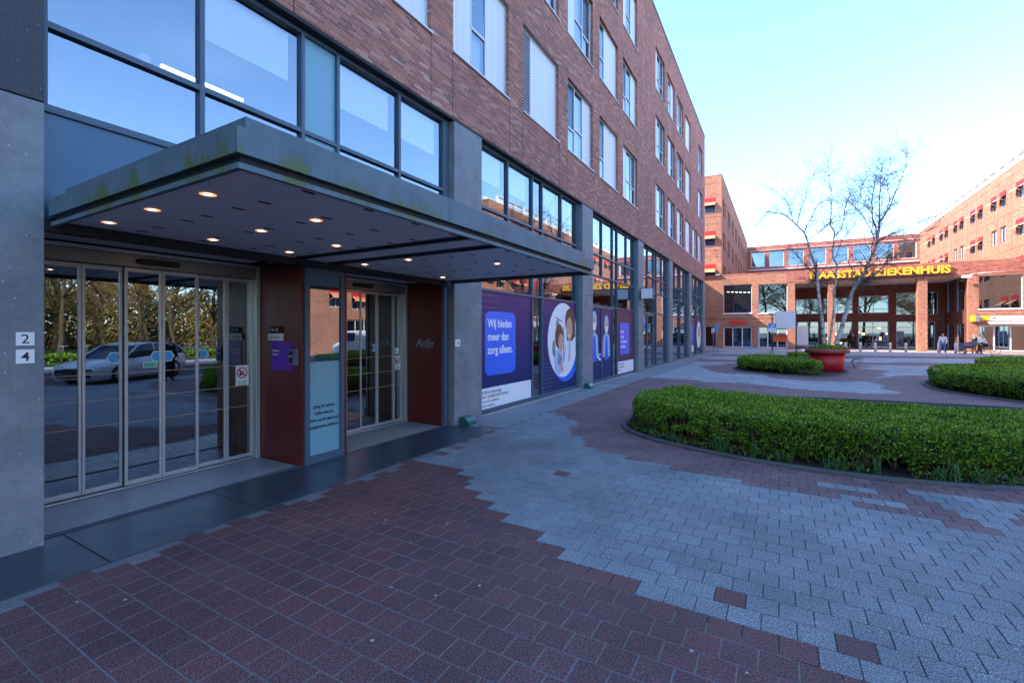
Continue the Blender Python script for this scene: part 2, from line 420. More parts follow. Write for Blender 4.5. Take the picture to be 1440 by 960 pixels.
BED5 = smooth_poly([(.1, 27.6), (1.1, 27.0), (2.3, 26.95), (2.8, 27.6), (2.6, 28.9), (1.0, 29.3), (.2, 28.8)], 2)
BEDS = [BED1, BED2, BED3, BED4, BED5]

g = MB(); g.poly([(-400, -400, -.012), (400, -400, -.012), (400, 500, -.012), (-400, 500, -.012)])
struct(g.build('ground', 'joint'))
g = MB(); g.poly([(-4.13, -3, -.0012), (3.2, -3, -.0012), (3.0, 1.1, -.0012), (1.5, 2.0, -.0012), (.4, 2.65, -.0012), (-.5, 2.85, -.0012), (-1.1, 2.95, -.0012), (-2.3, 3.5, -.0012), (-2.85, 3.9, -.0012), (-3.45, 4.4, -.0012), (-4.13, 4.5, -.0012)])
struct(g.build('joint_sand', plain('pale_joint_sand', (.16, .165, .17), .95, var=.55, scale=1.5, fine=.2)))
# near paving, one block per cell; the sheet below shows in the joints
def pavers():
    px, py = .1755, .1775
    X0, X1, Y0, Y1 = -4.13, 26.0, -2.6, 44.6
    ny = int((Y1 - Y0) / py); nx = int((X1 - X0) / px) + 2
    jj, ii = np.meshgrid(np.arange(ny), np.arange(nx), indexing='ij')
    off = np.where(jj % 2 == 0, 0, .5)
    cx = X0 + (ii + off) * px; cy = Y0 + (jj + .5) * py
    cx = cx.ravel(); cy = cy.ravel(); P = np.stack([cx, cy], 1)
    keep = (cx > X0 + .02) & (cx < X1) & (cx < 7.4 + (cy > 15.5) * 30)
    keep &= ~((cy > 12) & (cx > .34 * cy + 3.0) & (cy < 40) & (cx > 7))
    ring = np.full(len(P), 1e9)
    for b in BEDS:
        keep &= ~inpoly(P, inset(b, .03)); d = dist_poly(P, b); ring = np.minimum(ring, d)
    P = P[keep]; ring = ring[keep]; n = len(P)
    x, y = P[:, 0], P[:, 1]
    f = np.interp(x, [-4.2, -3.45, -2.85, -2.3, -1.75, -1.1, -.5, 0, .4, 1.5, 3], [4.62, 4.5, 4.02, 3.62, 3.35, 3.05, 2.95, 2.9, 2.75, 2.1, 1.2])
    nz = np.array([mnoise.noise(Vector((a * .55, b * .55, 3.3))) for a, b in P])
    nz2 = np.array([mnoise.noise(Vector((a * 1.4, b * 1.4, 9.3))) for a, b in P])
    red = y < f
    ringw = np.where(y < 8, .95 + .35 * nz + np.clip((x - .2) * .25, 0, .5), 1.1 + .8 * nz)
    red |= (ring < ringw)
    g1 = (x > 1.2) & (y > 5.15) & (y < 6.35) & (y > 6.35 - (x - 1.0) * 1.9) & (nz2 > -.25)
    g2 = ((x > .38) & (x < .92) & (y > 5.95) & (y < 6.14)) | ((x > .5) & (x < .98) & (y > 5.6) & (y < 5.8))
    red &= ~(g1 | g2)
    red |= (y > 8.6 - (x + 4.1) * .5) & (x < -2.2) & (y < 16.8) & (y > 7)
    red |= (y > 13.6) & (y < 15.6 + nz * 1.5) & (x > -3)
    red |= (y > 28 + .2 * x) & (y < 30.5 + .25 * x + nz) | (y > 35 + .3 * x) & (y < 38 + .3 * x)
    rnd = NR.rand(n)
    for (sx, sy) in ((-.34, 3.17), (-3.08, 4.34), (-3.92, 4.9), (-4.0, 5.25)):
        i = np.argmin((x - sx) ** 2 + (y - sy) ** 2); red[i] = True
    edge = (x < -4.0) & (y < 5.2) & (NR.rand(n) > .6); red &= ~edge
    # tones
    col = np.zeros((n, 4)); col[:, 3] = 1
    t = (NR.rand(n) - .5)
    redc = np.array([.165, .072, .066]); redd = np.array([.135, .075, .076]); gr = np.array([.215, .24, .255]); mx = np.array([.195, .205, .215])
    a = np.clip(.5 + nz * 1.2 + t * .8, 0, 1)[:, None]
    C = np.where(red[:, None], redc * a + redd * (1 - a), gr * 1.0)
    mixz = (~red) & (nz2 * .6 + nz * .9 + t * .5 > .12)
    C[mixz] = mx
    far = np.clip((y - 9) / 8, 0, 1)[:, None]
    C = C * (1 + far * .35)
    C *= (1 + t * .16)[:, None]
    rg = red & (y > 4.7); C[rg] = (np.array([.19, .115, .115]) * (1 + t[:, None] * .2))[rg]
    lone = (rnd > .993) & (~red); C[lone] = redd; C[edge] = mx * .9
    col[:, :3] = C
    gap = np.where(red & (y < 5), .0025, .0018)
    hx = px / 2 - gap; hy = py / 2 - gap
    z0 = NR.rand(n) * .0008; tx = (NR.rand(n) - .5) * .0009; ty = (NR.rand(n) - .5) * .0009
    sx = np.array([-1, 1, 1, -1]); sy = np.array([-1, -1, 1, 1])
    # chamfered block: inner top quad + 4 sloped edges
    ch = .0025
    Vt = np.zeros((n, 8, 3))
    for k in range(4):
        Vt[:, k, 0] = x + sx[k] * (hx - ch); Vt[:, k, 1] = y + sy[k] * (hy - ch); Vt[:, k, 2] = z0 + tx * sx[k] + ty * sy[k]
        Vt[:, 4 + k, 0] = x + sx[k] * hx; Vt[:, 4 + k, 1] = y + sy[k] * hy; Vt[:, 4 + k, 2] = -.004
    lim = np.maximum(Vt[:, :, 0], X0); Vt[:, :, 0] = lim
    fb = np.array([[0, 1, 2, 3], [0, 4, 5, 1], [1, 5, 6, 2], [2, 6, 7, 3], [3, 7, 4, 0]])
    F = (fb[None] + (np.arange(n) * 8)[:, None, None]).reshape(-1, 4)
    k = NT('paving_block'); at = k.n('ShaderNodeAttribute', attribute_name='tone'); p = k.pos()
    gn = k.noise(p, 105, 3, .8); gr_ = k.ramp(gn, [(.38, (.28, .28, .28)), (.5, (.95, .95, .95)), (.63, (2.4, 2.4, 2.4))])
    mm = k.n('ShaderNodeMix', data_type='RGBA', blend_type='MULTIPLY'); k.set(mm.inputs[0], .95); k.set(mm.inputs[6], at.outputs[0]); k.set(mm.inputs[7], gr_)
    st = k.noise(p, 1.1, 5, .6); st = k.ramp(st, [(.3, (.72, .74, .78)), (.65, (1.1, 1.1, 1.1))])
    m2 = k.n('ShaderNodeMix', data_type='RGBA', blend_type='MULTIPLY'); k.set(m2.inputs[0], .9); k.set(m2.inputs[6], mm.outputs[2]); k.set(m2.inputs[7], st)
    spt = k.n('ShaderNodeTexVoronoi', {'Scale': 4.3, 'Randomness': 1.0}); k.set(spt.inputs['Vector'], p)
    dn = k.M('ADD', spt.outputs['Distance'], k.M('MULTIPLY', k.noise(p, 60, 2), .035))
    cc = k.mix(k.M('MULTIPLY', k.M('LESS_THAN', dn, .072), k.M('GREATER_THAN', k.noise(p, 2.3, 1), .44)), m2.outputs[2], (.42, .43, .45))
    k.bsdf(cc, k.M('ADD', .50, k.M('MULTIPLY', gn, .35)), spec=.2, bump=gn, bstr=.35, bdist=.004)
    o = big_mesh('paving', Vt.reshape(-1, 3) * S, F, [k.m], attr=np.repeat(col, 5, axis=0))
    struct(o)
pavers()
def sheet(name, x0, x1, y0, y1, z, mat):
    return struct(MB().poly([(x0, y0, z), (x1, y0, z), (x1, y1, z), (x0, y1, z)]).build(name, mat))
sheet('road', 7.45, 13.4, -60, 15.4, -.006, 'asphalt')
sheet('road', 7.45, 17.6, 15.42, 23.5, -.006, 'asphalt')
sheet('pavement', -9, 60, 44.65, 57, -.002, 'pale_strip')
sheet('pavement', 13.42, 18.4, -60, 15.38, -.002, 'pale_strip')
m = MB()
for y in np.arange(-20, 15, 2.4): m.box(10.4, 10.5, y, y + 1.2, -.004, -.002)
struct(m.build('road_marking', 'white'))
struct(MB().poly([(18.5, -60, .0), (90, -60, .0), (90, 17.5, .0), (18.5, 17.5, .0)]).build('lawn', plain('lawn_green', (.05, .13, .025), .9, var=.5, scale=2)))
# slabs along the facade
m = MB(); ys = [-2.0, -.8, .32, 1.42, 2.55, 3.68, 4.8, 5.95, 6.6]
for a, b in zip(ys, ys[1:]): m.box(-5.06, -4.14, a + .004, b - .004, -.05, .004)
m.box(-5.08, -5.062, 1.29, 6.4, -.05, .016)
struct(m.build('stone_slabs', 'stone', bevel=.003))
m = MB(); y = 6.6
while y < 44:
    m.box(-5.06, -4.62, y + .003, y + .297, -.05, .003); m.box(-4.612, -4.14, y + .153, y + .447, -.05, .003); y += .30
struct(m.build('grey_slabs', 'slab', bevel=.003))
m = MB(); m.box(-5.05, -4.97, 7.3, 37.5, -.02, .03)
struct(m.build('wall_kerb', 'sill'))
# doormats: aluminium gratings in the two recesses
for (a, b) in ((1.36, 3.56), (4.28, 6.33)):
    pass

# ================================================================== HEDGE BEDS
def kerb(poly):
    out = poly; inn = inset(poly, .09); n = len(out); mb = MB()
    V = []
    for ring_, z in ((out, -.01), (out, .035), (inn, .035), (inn, -.01)): V += [(p[0], p[1], z) for p in ring_]
    F = []
    for r in range(3):
        for i in range(n): F.append((r * n + i, r * n + (i + 1) % n, (r + 1) * n + (i + 1) % n, (r + 1) * n + i))
    mb.add(V, F); struct(mb.build('kerb', 'kerb', bevel=.008))
    s_ = MB(); s_.poly([(p[0], p[1], .012) for p in inset(poly, .08)]); struct(s_.build('soil', 'soil'))
for b in BEDS: kerb(b)

def leafcloud(pts, nrm, size, name, parent, mats, probs, aspect=.55):
    n = len(pts)
    d = nrm + NR.normal(0, .75, (n, 3)); d[:, 2] += .35
    d /= np.linalg.norm(d, axis=1)[:, None] + 1e-9
    a = np.cross(d, NR.normal(0, 1, (n, 3))); a /= np.linalg.norm(a, axis=1)[:, None] + 1e-9
    L = size * (.7 + .6 * NR.rand(n))[:, None]
    W = L * aspect
    c = pts
    V = np.stack([c - a * W * .5 + d * L * .45, c, c + a * W * .5 + d * L * .45, c + d * L], 1)
    F = np.arange(n * 4).reshape(n, 4)
    mi = NR.choice(len(mats), n, p=probs)
    return big_mesh(name, V.reshape(-1, 3) * S, F, mats, mi, parent)

def hedge(poly, h, dens, size, label, stems=0):
    xs = [p[0] for p in poly]; ys_ = [p[1] for p in poly]
    root = thing('hedge', label, 'hedge')
    pl = smooth_poly(poly, 1)
    core = MB(); inn = inset(pl, .14); n = len(inn)
    V = [(p[0], p[1], .17) for p in inn] + [(p[0], p[1], h - .09) for p in inn]
    core.add(V, [(i, (i + 1) % n, n + (i + 1) % n, n + i) for i in range(n)] + [tuple(range(n, 2 * n)), tuple(range(n))[::-1]])
    core.build('dark_core', M['core'], root)  # solid dark box added inside, blocks the view through the leaves
    A = (max(xs) - min(xs)) * (max(ys_) - min(ys_)); N = int(A * dens)
    P = np.stack([NR.uniform(min(xs), max(xs), N), NR.uniform(min(ys_), max(ys_), N)], 1)
    P = P[inpoly(P, pl)]; dd = dist_poly(P, pl)
    nz = np.array([mnoise.noise(Vector((a * 2.3, b * 2.3, 1.7))) + .6 * mnoise.noise(Vector((a * 6, b * 6, 5.7))) for a, b in P])
    z = h - .035 + nz * .055 - np.maximum(0, .14 - dd) ** 1 * .9 - NR.rand(len(P)) ** 2 * .07
    top = np.column_stack([P, z]); nt = np.tile([0, 0, 1.0], (len(P), 1))
    # sides
    n = len(pl); seg = []; 
    for i in range(n):
        a = np.array(pl[i]); b = np.array(pl[(i + 1) % n]); L = np.linalg.norm(b - a); t = (b - a) / max(L, 1e-9); nr = np.array([t[1], -t[0]])
        k = int(L * (h - .05) * dens * 1.25); s_ = NR.rand(k, 1)
        zz = .05 + (h - .08) * NR.rand(k) ** .85
        q = a + (b - a) * s_
        w_ = np.array([mnoise.noise(Vector((p_[0] * 2.2, p_[1] * 2.2, z_ * 4))) for p_, z_ in zip(q, zz)])
        bulge = .05 * np.sin(np.clip((zz - .05) / (h - .05), 0, 1) * math.pi) + w_ * .09 - NR.rand(k) ** 1.5 * .12 - np.clip(.28 - zz, 0, 1) * .20
        w3 = np.array([mnoise.noise(Vector((p_[0] * 1.3, p_[1] * 1.3, 8.1))) for p_ in q]); hole = np.array([mnoise.noise(Vector((p_[0] * 4.5, p_[1] * 4.5, z_ * 6))) for p_, z_ in zip(q, zz)]); keep = (hole > -.30) & (zz > .07 + w3 * .22 + w_ * .12)
        q = q + nr * bulge[:, None]
        seg.append(np.column_stack([q, zz, np.tile(nr, (k, 1))])[keep])
    area = sum(pl[i][0] * pl[(i + 1) % n][1] - pl[(i + 1) % n][0] * pl[i][1] for i in range(n))
    sd_ = np.concatenate(seg); 
    sgn = 1 if area > 0 else -1
    ns = np.column_stack([sd_[:, 3:5] * sgn, np.full(len(sd_), .2)])
    leafcloud(np.concatenate([top, sd_[:, :3]]), np.concatenate([nt, ns]), size, 'foliage', root, ['leaf1', 'leaf2', 'leaf3'], [.42, .38, .20])
    if stems:
        mb = MB()
        for _ in range(stems):
            i = R.randrange(n); a, b = pl[i], pl[(i + 1) % n]; t = R.random(); x = a[0] + (b[0] - a[0]) * t; y = a[1] + (b[1] - a[1]) * t
            c0 = Vector(((x - sum(xs) / len(xs)), (y - sum(ys_) / len(ys_)), 0)).normalized() * -R.uniform(.06, .2)
            x += c0.x; y += c0.y
            for q in range(R.randint(2, 4)):
                dx, dy = R.uniform(-.13, .13), R.uniform(-.13, .13)
                mb.path([(x, y, 0), (x + dx * .5, y + dy * .5, R.uniform(.08, .14)), (x + dx, y + dy, R.uniform(.25, .4))], [.007, .006, .004], 4)
        mb.build('stems', 'stem', root)['kind'] = 'stuff'
    return root
M['core'] = plain('hedge_core', (.018, .026, .012), .95, var=.5, scale=20)
H1 = [(-2.22, 8.7), (-2.16, 7.97), (-1.62, 7.37), (-.87, 7.05), (-.11, 6.84), (.5, 6.77), (1.3, 6.79), (2.22, 7.05), (3.22, 7.58), (4.6, 8.6), (5.2, 10.0), (4.2, 10.3), (2.9, 9.25), (1.6, 9.0), (.6, 9.1), (-.4, 9.3), (-1.1, 9.75), (-1.8, 9.8), (-2.15, 9.4)]
hedge(H1, .57, 5200, .034, 'nearest clipped green hedge with bulb leaves along its kerb', 190)
H2 = [(-1.65, 23.2), (-1.4, 21.9), (-.6, 21.05), (.3, 20.5), (1.0, 20.3), (1.35, 20.7), (1.25, 21.8), (.8, 22.6), (.3, 24.4), (-.6, 25.6), (-1.3, 25)]
hedge(H2, .56, 1500, .06, 'rounded clipped hedge in front of and left of the red planter', 40)
H3 = [(3.95, 18.3), (3.97, 17.3), (4.35, 16.5), (5.0, 15.4), (6.5, 14.2), (9, 13.8), (9.5, 17), (9, 21.3), (7, 22.4), (5.3, 21.5), (4.3, 20)]
hedge(H3, .57, 1500, .055, 'clipped hedge at the right edge, the nearer of the two there', 50)
H4 = [(6.85, 25.7), (6.8, 24.4), (7.7, 23.5), (10, 23.1), (12, 24.2), (11.5, 27.6), (9.4, 28.8), (7.8, 27.8)]
hedge(H4, .57, 900, .07, 'clipped hedge at the right edge, just behind the nearer one')
H5 = [(.35, 27.8), (1.2, 27.25), (2.2, 27.2), (2.55, 27.8), (2.4, 28.7), (1.1, 29.1), (.4, 28.7)]
hedge(H5, .56, 1200, .07, 'small clipped hedge behind the red planter and the bench')

def edge_cover():
    P = []
    out = inset(BED1, .10); n = len(out)
    for i in range(n):
        a, b = np.array(out[i]), np.array(out[(i + 1) % n])
        if max(a[1], b[1]) > 9.2 or a[0] > 4.5: continue
        k = int(np.linalg.norm(b - a) * 420); t = NR.rand(k, 1); q = a + (b - a) * t
        nr = np.array([-(b - a)[1], (b - a)[0]]); nr = nr / (np.linalg.norm(nr) + 1e-9)
        w_ = np.array([mnoise.noise(Vector((p_[0] * 2.1, p_[1] * 2.1, 4.4))) for p_ in q])
        kk = w_ > -.12
        P.append(np.column_stack([q + nr * NR.rand(k, 1) * .22, .02 + NR.rand(k) * .07])[kk])
    P = np.concatenate(P)
    tag(leafcloud(P, np.tile([0, 0, 1.0], (len(P), 1)), .045, 'ground_cover', None, ['leaf2', 'leaf3', 'stem'], [.35, .4, .25], .4), 'low leaves and litter on the soil under the near hedge', 'plants', kind='stuff')
edge_cover()
# bulb-leaf tufts along the kerb of the near hedge
def tuft(label):
    t = thing('leafy_tuft', label, 'plant', group='tufts of bulb leaves in front of the near hedge')
    mb = MB()
    for k in range(15):
        a = R.uniform(0, 6.28); L = R.uniform(.10, .25); o = Vector((R.uniform(-.04, .04), R.uniform(-.04, .04), 0)); d = Vector((math.cos(a), math.sin(a), 0)); s_ = Vector((-d.y, d.x, 0)) * .0045
        b = R.uniform(.35, 1.0)
        P = [o, o + d * L * .12 + Vector((0, 0, L * .5)), o + d * L * .35 * b * 1.4 + Vector((0, 0, L * .85)), o + d * L * b + Vector((0, 0, L * (1.02 - b * .5)))]
        V = []
        for i, p in enumerate(P): ww = [1, 1.1, .8, .12][i]; V += [p - s_ * ww, p + s_ * ww]
        mb.add(V, [(2 * i, 2 * i + 1, 2 * i + 3, 2 * i + 2) for i in range(3)])
    mb.build('leaves', 'blade', t); return t
ORD = 'first second third fourth fifth sixth seventh eighth ninth tenth eleventh twelfth thirteenth fourteenth fifteenth sixteenth seventeenth eighteenth'.split()
fr = [(-2.2, 8.2), (-1.98, 7.75), (-1.7, 7.45), (-1.38, 7.22), (-.8, 6.98), (-.62, 6.9), (-.28, 6.82), (-.02, 6.75), (.1, 6.76), (.42, 6.7), (.53, 6.74), (.66, 6.7), (.83, 6.7), (.98, 6.72), (1.5, 6.76), (1.63, 6.8), (1.9, 6.86), (2.15, 6.95)]
base = [tuft(''), tuft(''), tuft('')]
for i, (x, y) in enumerate(fr):
    t = base[i] if i < 3 else copy_tree(base[i % 3])
    t['label'] = ORD[i] + ' tuft of narrow bulb leaves from the left along the near hedge kerb'
    place(t, x + R.uniform(-.05, .05), y + R.uniform(-.13, -.05), .012, R.uniform(0, 6), R.uniform(.55, 1.15))

# ================================================================== LEFT BUILDING
XF = -4.93; XG = -5.07
B = thing('clinic_building', 'long dark brick building with concrete pillars and glazed ground floor, filling the left side', 'building')
PW, PITCH, P0 = .86, 6.06, .42
WIN = {}
rows = {1: (6.54, 8.5), 2: (9.67, 11.65), 3: (12.8, 14.8)}
near = [1.43, 3.95, 6.46, 8.99, 11.5, 14.03, 16.55]; farc = [21.63, 24.16, 26.72, 29.33, 31.98, 34.4]
wl_ = []
typ = {(3.95, 1): 'GW', (6.46, 1): 'WDW', (8.99, 1): 'LWW', (11.5, 1): 'VGW', (14.03, 1): 'VWW', (16.55, 1): 'WGV',
       (11.5, 2): 'WGV', (14.03, 2): 'GWW', (16.55, 2): 'VGW', (16.55, 3): 'WGW', (8.99, 2): 'WGV',
       (21.63, 1): 'WGV', (24.16, 1): 'GWV', (26.72, 1): 'WWG', (29.33, 1): 'GWW', (31.98, 1): 'WWG', (34.4, 1): 'GWV',
       (21.63, 2): 'WGV', (24.16, 2): 'GWV', (26.72, 2): 'GVG', (29.33, 2): 'GWW', (34.4, 2): 'WWG',
       (21.63, 3): 'WGV', (24.16, 3): 'GGW', (26.72, 3): 'WVG', (29.33, 3): 'GWW', (34.4, 3): 'WVV'}
for r_ in (1, 2, 3):
    for y in near + farc:
        if r_ > 1 and y == 31.98: continue
        wl_.append((y, r_))
ops = [(y, y + 1.92, rows[r_][0], rows[r_][1]) for y, r_ in wl_]
mb = MB(); mb.wall('x', XF, -30, 37.62, 5.38, 16.35, ops, -.14)
mb.poly([(XF, 37.62, 0), (-20, 37.62, 0), (-20, 37.62, 16.35), (XF, 37.62, 16.35)])
mb.poly([(XF, -30, 0), (-20, -30, 0), (-20, -30, 16.35), (XF, -30, 16.35)])
mb.poly([(-20, -30, 0), (-20, 37.62, 0), (-20, 37.62, 16.35), (-20, -30, 16.35)])
mb.build('brick_wall', 'brick', B)
m = MB(); m.box(XF - .35, XF + .025, -30, 37.64, 16.352, 16.43); m.box(-20, XF - .35, -30, 37.64, 16.36, 16.40, 1)
m.build('roof', ['frame', 'roofm'], B)
# expansion joints in the brickwork and the underside of the brick field
m = MB()
for (y, z0, z1) in [(5.86, 5.385, 6.53), (6.44, 5.385, 6.53), (8.4, 5.385, 6.53), (8.97, 5.385, 6.53), (10.95, 5.385, 6.5), (11.45, 5.385, 6.5), (13.5, 5.385, 6.5), (3.4, 5.385, 16.3), (19.9, 5.385, 16.3), (2.6, 5.385, 6.5)]:
    m.box(XF - .01, XF + .0015, y, y + .012, z0, z1)
m.box(XG - .0, XF + .004, -30, 37.62, 5.335, 5.382)
m.build('movement_joints', 'black', B)

def window(y0, z0, z1, code, w=1.92):
    """recessed window: strips W white panel, G glazed with transom, D dark opened light above glass, V dark vent, L louvre"""
    x = XF - .10
    n = len(code); fr_ = MB(); gl = MB(); f = .035
    if code == 'GW': wd = [.48, .52]
    elif code == 'WDW': wd = [.34, .27, .39]
    elif code[0] == 'L': wd = [.27, .36, .37]
    else: wd = [.34, .33, .33]
    fr_.box(x - .04, x + .015, y0, y0 + w, z0, z0 + f, 1); fr_.box(x - .04, x + .015, y0, y0 + w, z1 - f, z1, 1)
    fr_.box(x - .04, x + .015, y0, y0 + f, z0 + f, z1 - f, 1); fr_.box(x - .04, x + .015, y0 + w - f, y0 + w, z0 + f, z1 - f, 1)
    a = y0 + f; W = w - 2 * f
    for k, c in enumerate(code):
        b = a + W * wd[k]; za, zb = z0 + f, z1 - f
        if c == 'W':
            nn = 3
            for q in range(nn):
                s0 = a + (b - a) * q / nn; s1 = a + (b - a) * (q + 1) / nn
                fr_.box(x - .03, x, s0 + .003, s1 - .003, za, zb, 0)
            fr_.box(x - .034, x - .0305, a, b, za, zb, 3)
        elif c == 'L':
            z = za
            while z < zb - .02:
                fr_.add([(x - .05, a, z + .04), (x - .05, b, z + .04), (x + .0, b, z), (x + .0, a, z)], [(0, 1, 2, 3)], 2)
                fr_.box(x - .004, x, a, b, z, z + .018, 2)
                z += .066
            fr_.box(x - .09, x - .08, a, b, za, zb, 4)
        else:
            zt = za + (zb - za) * (.42 if c != 'V' else .36)
            fr_.box(x - .035, x + .01, a, b, zt - .025, zt + .025, 1)
            for (e0, e1) in ((a, a + .022), (b - .022, b)): fr_.box(x - .035, x + .008, e0, e1, za, zb, 1)
            gl.poly([(x - .015, a + .022, za), (x - .015, b - .022, za), (x - .015, b - .022, zt - .025), (x - .015, a + .022, zt - .025)])
            if c == 'G':
                gl.poly([(x - .015, a + .022, zt + .025), (x - .015, b - .022, zt + .025), (x - .015, b - .022, zb), (x - .015, a + .022, zb)])
            else:
                fr_.box(x - .024, x - .018, a + .022, b - .022, zt + .025, zb, 5)
                if c == 'D': gl.poly([(x + .0, a + .03, zt + .03), (x + .0, b - .03, zt + .03), (x - .02, b - .03, zb), (x - .02, a + .03, zb)])
            fr_.box(x - .13, x - .12, a, b, za, zb, 6)
        a = b
    o = fr_.build('window', ['white_panel', 'wframe', 'louver', 'frame', 'black', 'vent', 'curtain'], B)
    if gl.f: gl.build('pane', 'glass', o)
    MB().box(XF - .12, XF + .035, y0 - .02, y0 + w + .02, z0 - .035, z0 - .002).build('sill', 'wframe', o)
for y, r_ in wl_:
    z0, z1 = rows[r_]
    window(y, z0, z1, typ.get((y, r_), R.choice(['WGV', 'GWW', 'VGW'])))

# pillars
for k in range(-5, 7):
    y0 = P0 + PITCH * k
    m = MB()
    if k == 0:
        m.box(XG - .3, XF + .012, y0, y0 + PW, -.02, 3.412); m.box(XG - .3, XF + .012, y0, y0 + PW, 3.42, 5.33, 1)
    elif k == 6: m.box(XG - .3, XF + .012, y0, 37.6, -.02, 5.33)
    else:
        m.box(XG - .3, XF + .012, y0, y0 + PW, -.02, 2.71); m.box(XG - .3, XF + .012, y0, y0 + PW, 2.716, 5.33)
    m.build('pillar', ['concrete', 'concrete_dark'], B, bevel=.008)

# glazed bays
REL = [.0, 1.19, 2.33, 2.85, 3.99, 5.2]
def bay(k, zlow, lower=True):
    ys0 = P0 + PW + PITCH * k
    f = MB(); y1 = ys0 + PITCH - PW; fw = .045
    zs = [5.335, 4.10, 3.43] + ([2.48, .07] if lower else [])
    for i, r_ in enumerate(REL):
        a = ys0 + r_ - (fw / 2 if 0 < i < 5 else (0 if i == 0 else .16)); b = a + (fw if 0 < i < 5 else (.05 if i == 0 else .16))
        f.box(XG - .07, XG + .03, a, b, 3.43 if (i in (1, 4) and lower) else zlow, 5.335)
    for z in zs + ([] if lower else []):
        f.box(XG - .068, XG + .027, ys0, y1, z - (.05 if z > 5 else .025), z + (.0 if z > 5 else .025))
    f.box(XG - .068, XG + .024, ys0, y1, zlow - .0, zlow + .06)
    o = f.build('glazed_bay', 'frame', B)
    zl = sorted(zs)
    for i0, i1 in ((0, 1), (1, 2), (2, 3), (3, 4), (4, 5), (0, 2), (3, 5)):
        i = i0
        a, b = ys0 + REL[i0] + fw / 2, ys0 + REL[i1] - fw / 2
        if i0 == 0: a += .03
        if i1 == 5: b -= .13
        for z0, z1 in zip(zl, zl[1:]):
            wide = z1 < 3.5 and lower and i0 != 2
            if wide != (i1 - i0 == 2): continue
            if i == 2 and k in (0,) : continue
            dz = (z0 < 1)
            MB().poly([(XG - .02, a, z0 + .025), (XG - .02, b, z0 + .025), (XG - .02, b, z1 - .03), (XG - .02, a, z1 - .03)]).build('pane', 'glass', o)
    if k == 0:
        a, b = ys0 + REL[2] + fw / 2, ys0 + REL[3] - fw / 2
        MB().box(XG - .03, XG - .012, a, b, 3.45, 5.29).build('infill_panel', 'frost', o)
    # roller blinds
    for i in (0, 1, 3, 4):
        a, b = ys0 + REL[i] + .07, ys0 + REL[i + 1] - .10
        if k == 0 and i == 0: zb = 5.02
        else: zb = 4.70 if k <= 1 else R.uniform(4.5, 4.85)
        MB().box(XG - .13, XG - .125, a, b - (.12 if i == 4 else 0), zb, 5.28).build('blind', 'blind', o)
    return o
bays = {}
for k in range(-4, 6):
    if k == 0: bays[k] = bay(k, 3.40, False)
    else: bays[k] = bay(k, .05)
# spandrel above the entrance canopy
m = MB(); m.box(XG - .06, XG + .0, 1.29, 6.42, 2.5, 3.40)
m.build('spandrel_panel', 'spandrel', B)
# interiors behind the glass
m = MB()
m.box(-9.5, XG - .30, -24, 37, 2.95, 3.3, 1); m.box(-9.5, XG - .3, -24, 37, 5.28, 5.33, 1)
m.poly([(-9.4, -24, 0), (-9.4, 37, 0), (-9.4, 37, 5.3), (-9.4, -24, 5.3)], 0)
for y in [-17.7, -11.7, -5.6, 1.0, 12.9, 19.0, 25.0, 31.1, 37.0]: m.box(-9.4, XG - .3, y, y + .08, 3.3, 5.28, 0)
for y in [-17.7, -11.7, -5.6, .9, 6.95, 12.9, 19.0, 25.0, 31.1, 37.0]: m.box(-9.4, XG - .3, y, y + .08, 0, 2.95, 0)
m.poly([(-9.4, -24, .012), (XG - .1, -24, .012), (XG - .1, 1.0, .012), (-9.4, 1.0, .012)], 2)
m.poly([(-9.4, 6.9, .012), (XG - .1, 6.9, .012), (XG - .1, 37, .012), (-9.4, 37, .012)], 2)
m.box(XG - 1.3, XG - 1.25, 19.2, 37, 0, 2.9, 3); m.box(XG - 1.3, XG - 1.25, 12.9, 37, 3.3, 5.2, 3)
m.build('interior', ['int_wall', 'int_ceil', 'int_floor', plain('pale_partition', (.60, .64, .64), .8)], B)
# first-floor ceiling strip light that is on
MB().box(-6.6, -6.56, 2.75, 3.75, 4.9, 4.93).build('strip_lamp', emis('strip_lamp_glow', (.9, .95, 1), 1.2), B)
# pot plants on the first-floor sill
m = MB(); m.lathe([(.04, 4.14), (.06, 4.27), (0, 4.27)], (XG - .18, 2.05), 12, 1)
for k in range(26):
    a = R.uniform(0, 6.28); l_ = R.uniform(.05, .13); x0, y0 = XG - .18, 2.05
    m.add([(x0, y0 - .006, 4.26), (x0, y0 + .006, 4.26), (x0 + math.cos(a) * l_, y0 + math.sin(a) * l_, 4.26 + R.uniform(.08, .22))], [(0, 1, 2)], 0)
LOC['@next'] = (0, 0, 0)
tag(m.build('potted_plant', ['leaf2', 'awn_pale']), 'small potted plant on the first floor window ledge above the canopy', 'plant')

# ------------------------------------------------------------------ entrance recess
XD = -5.98
m = MB()
m.box(XD - .02, -5.06, 3.595, 3.66, 0, 2.52)              # red wall by first door (seen face y=3.595)
m.box(XD - .02, -5.06, 4.22, 4.28, 0, 2.52)
m.build('red_wall', 'redwall', B)
MB().box(XD - .02, -5.10, 6.36, 6.43, 0, 2.52).build('red_wall', 'redwall', B)
MB().box(XD - .02, -5.10, 1.22, 1.30, 0, 2.52).build('red_wall', 'redwall', B)
m = MB(); m.box(-5.10, -5.03, 6.345, 6.415, 0, 2.5)
m.build('corner_post', 'frame', B)
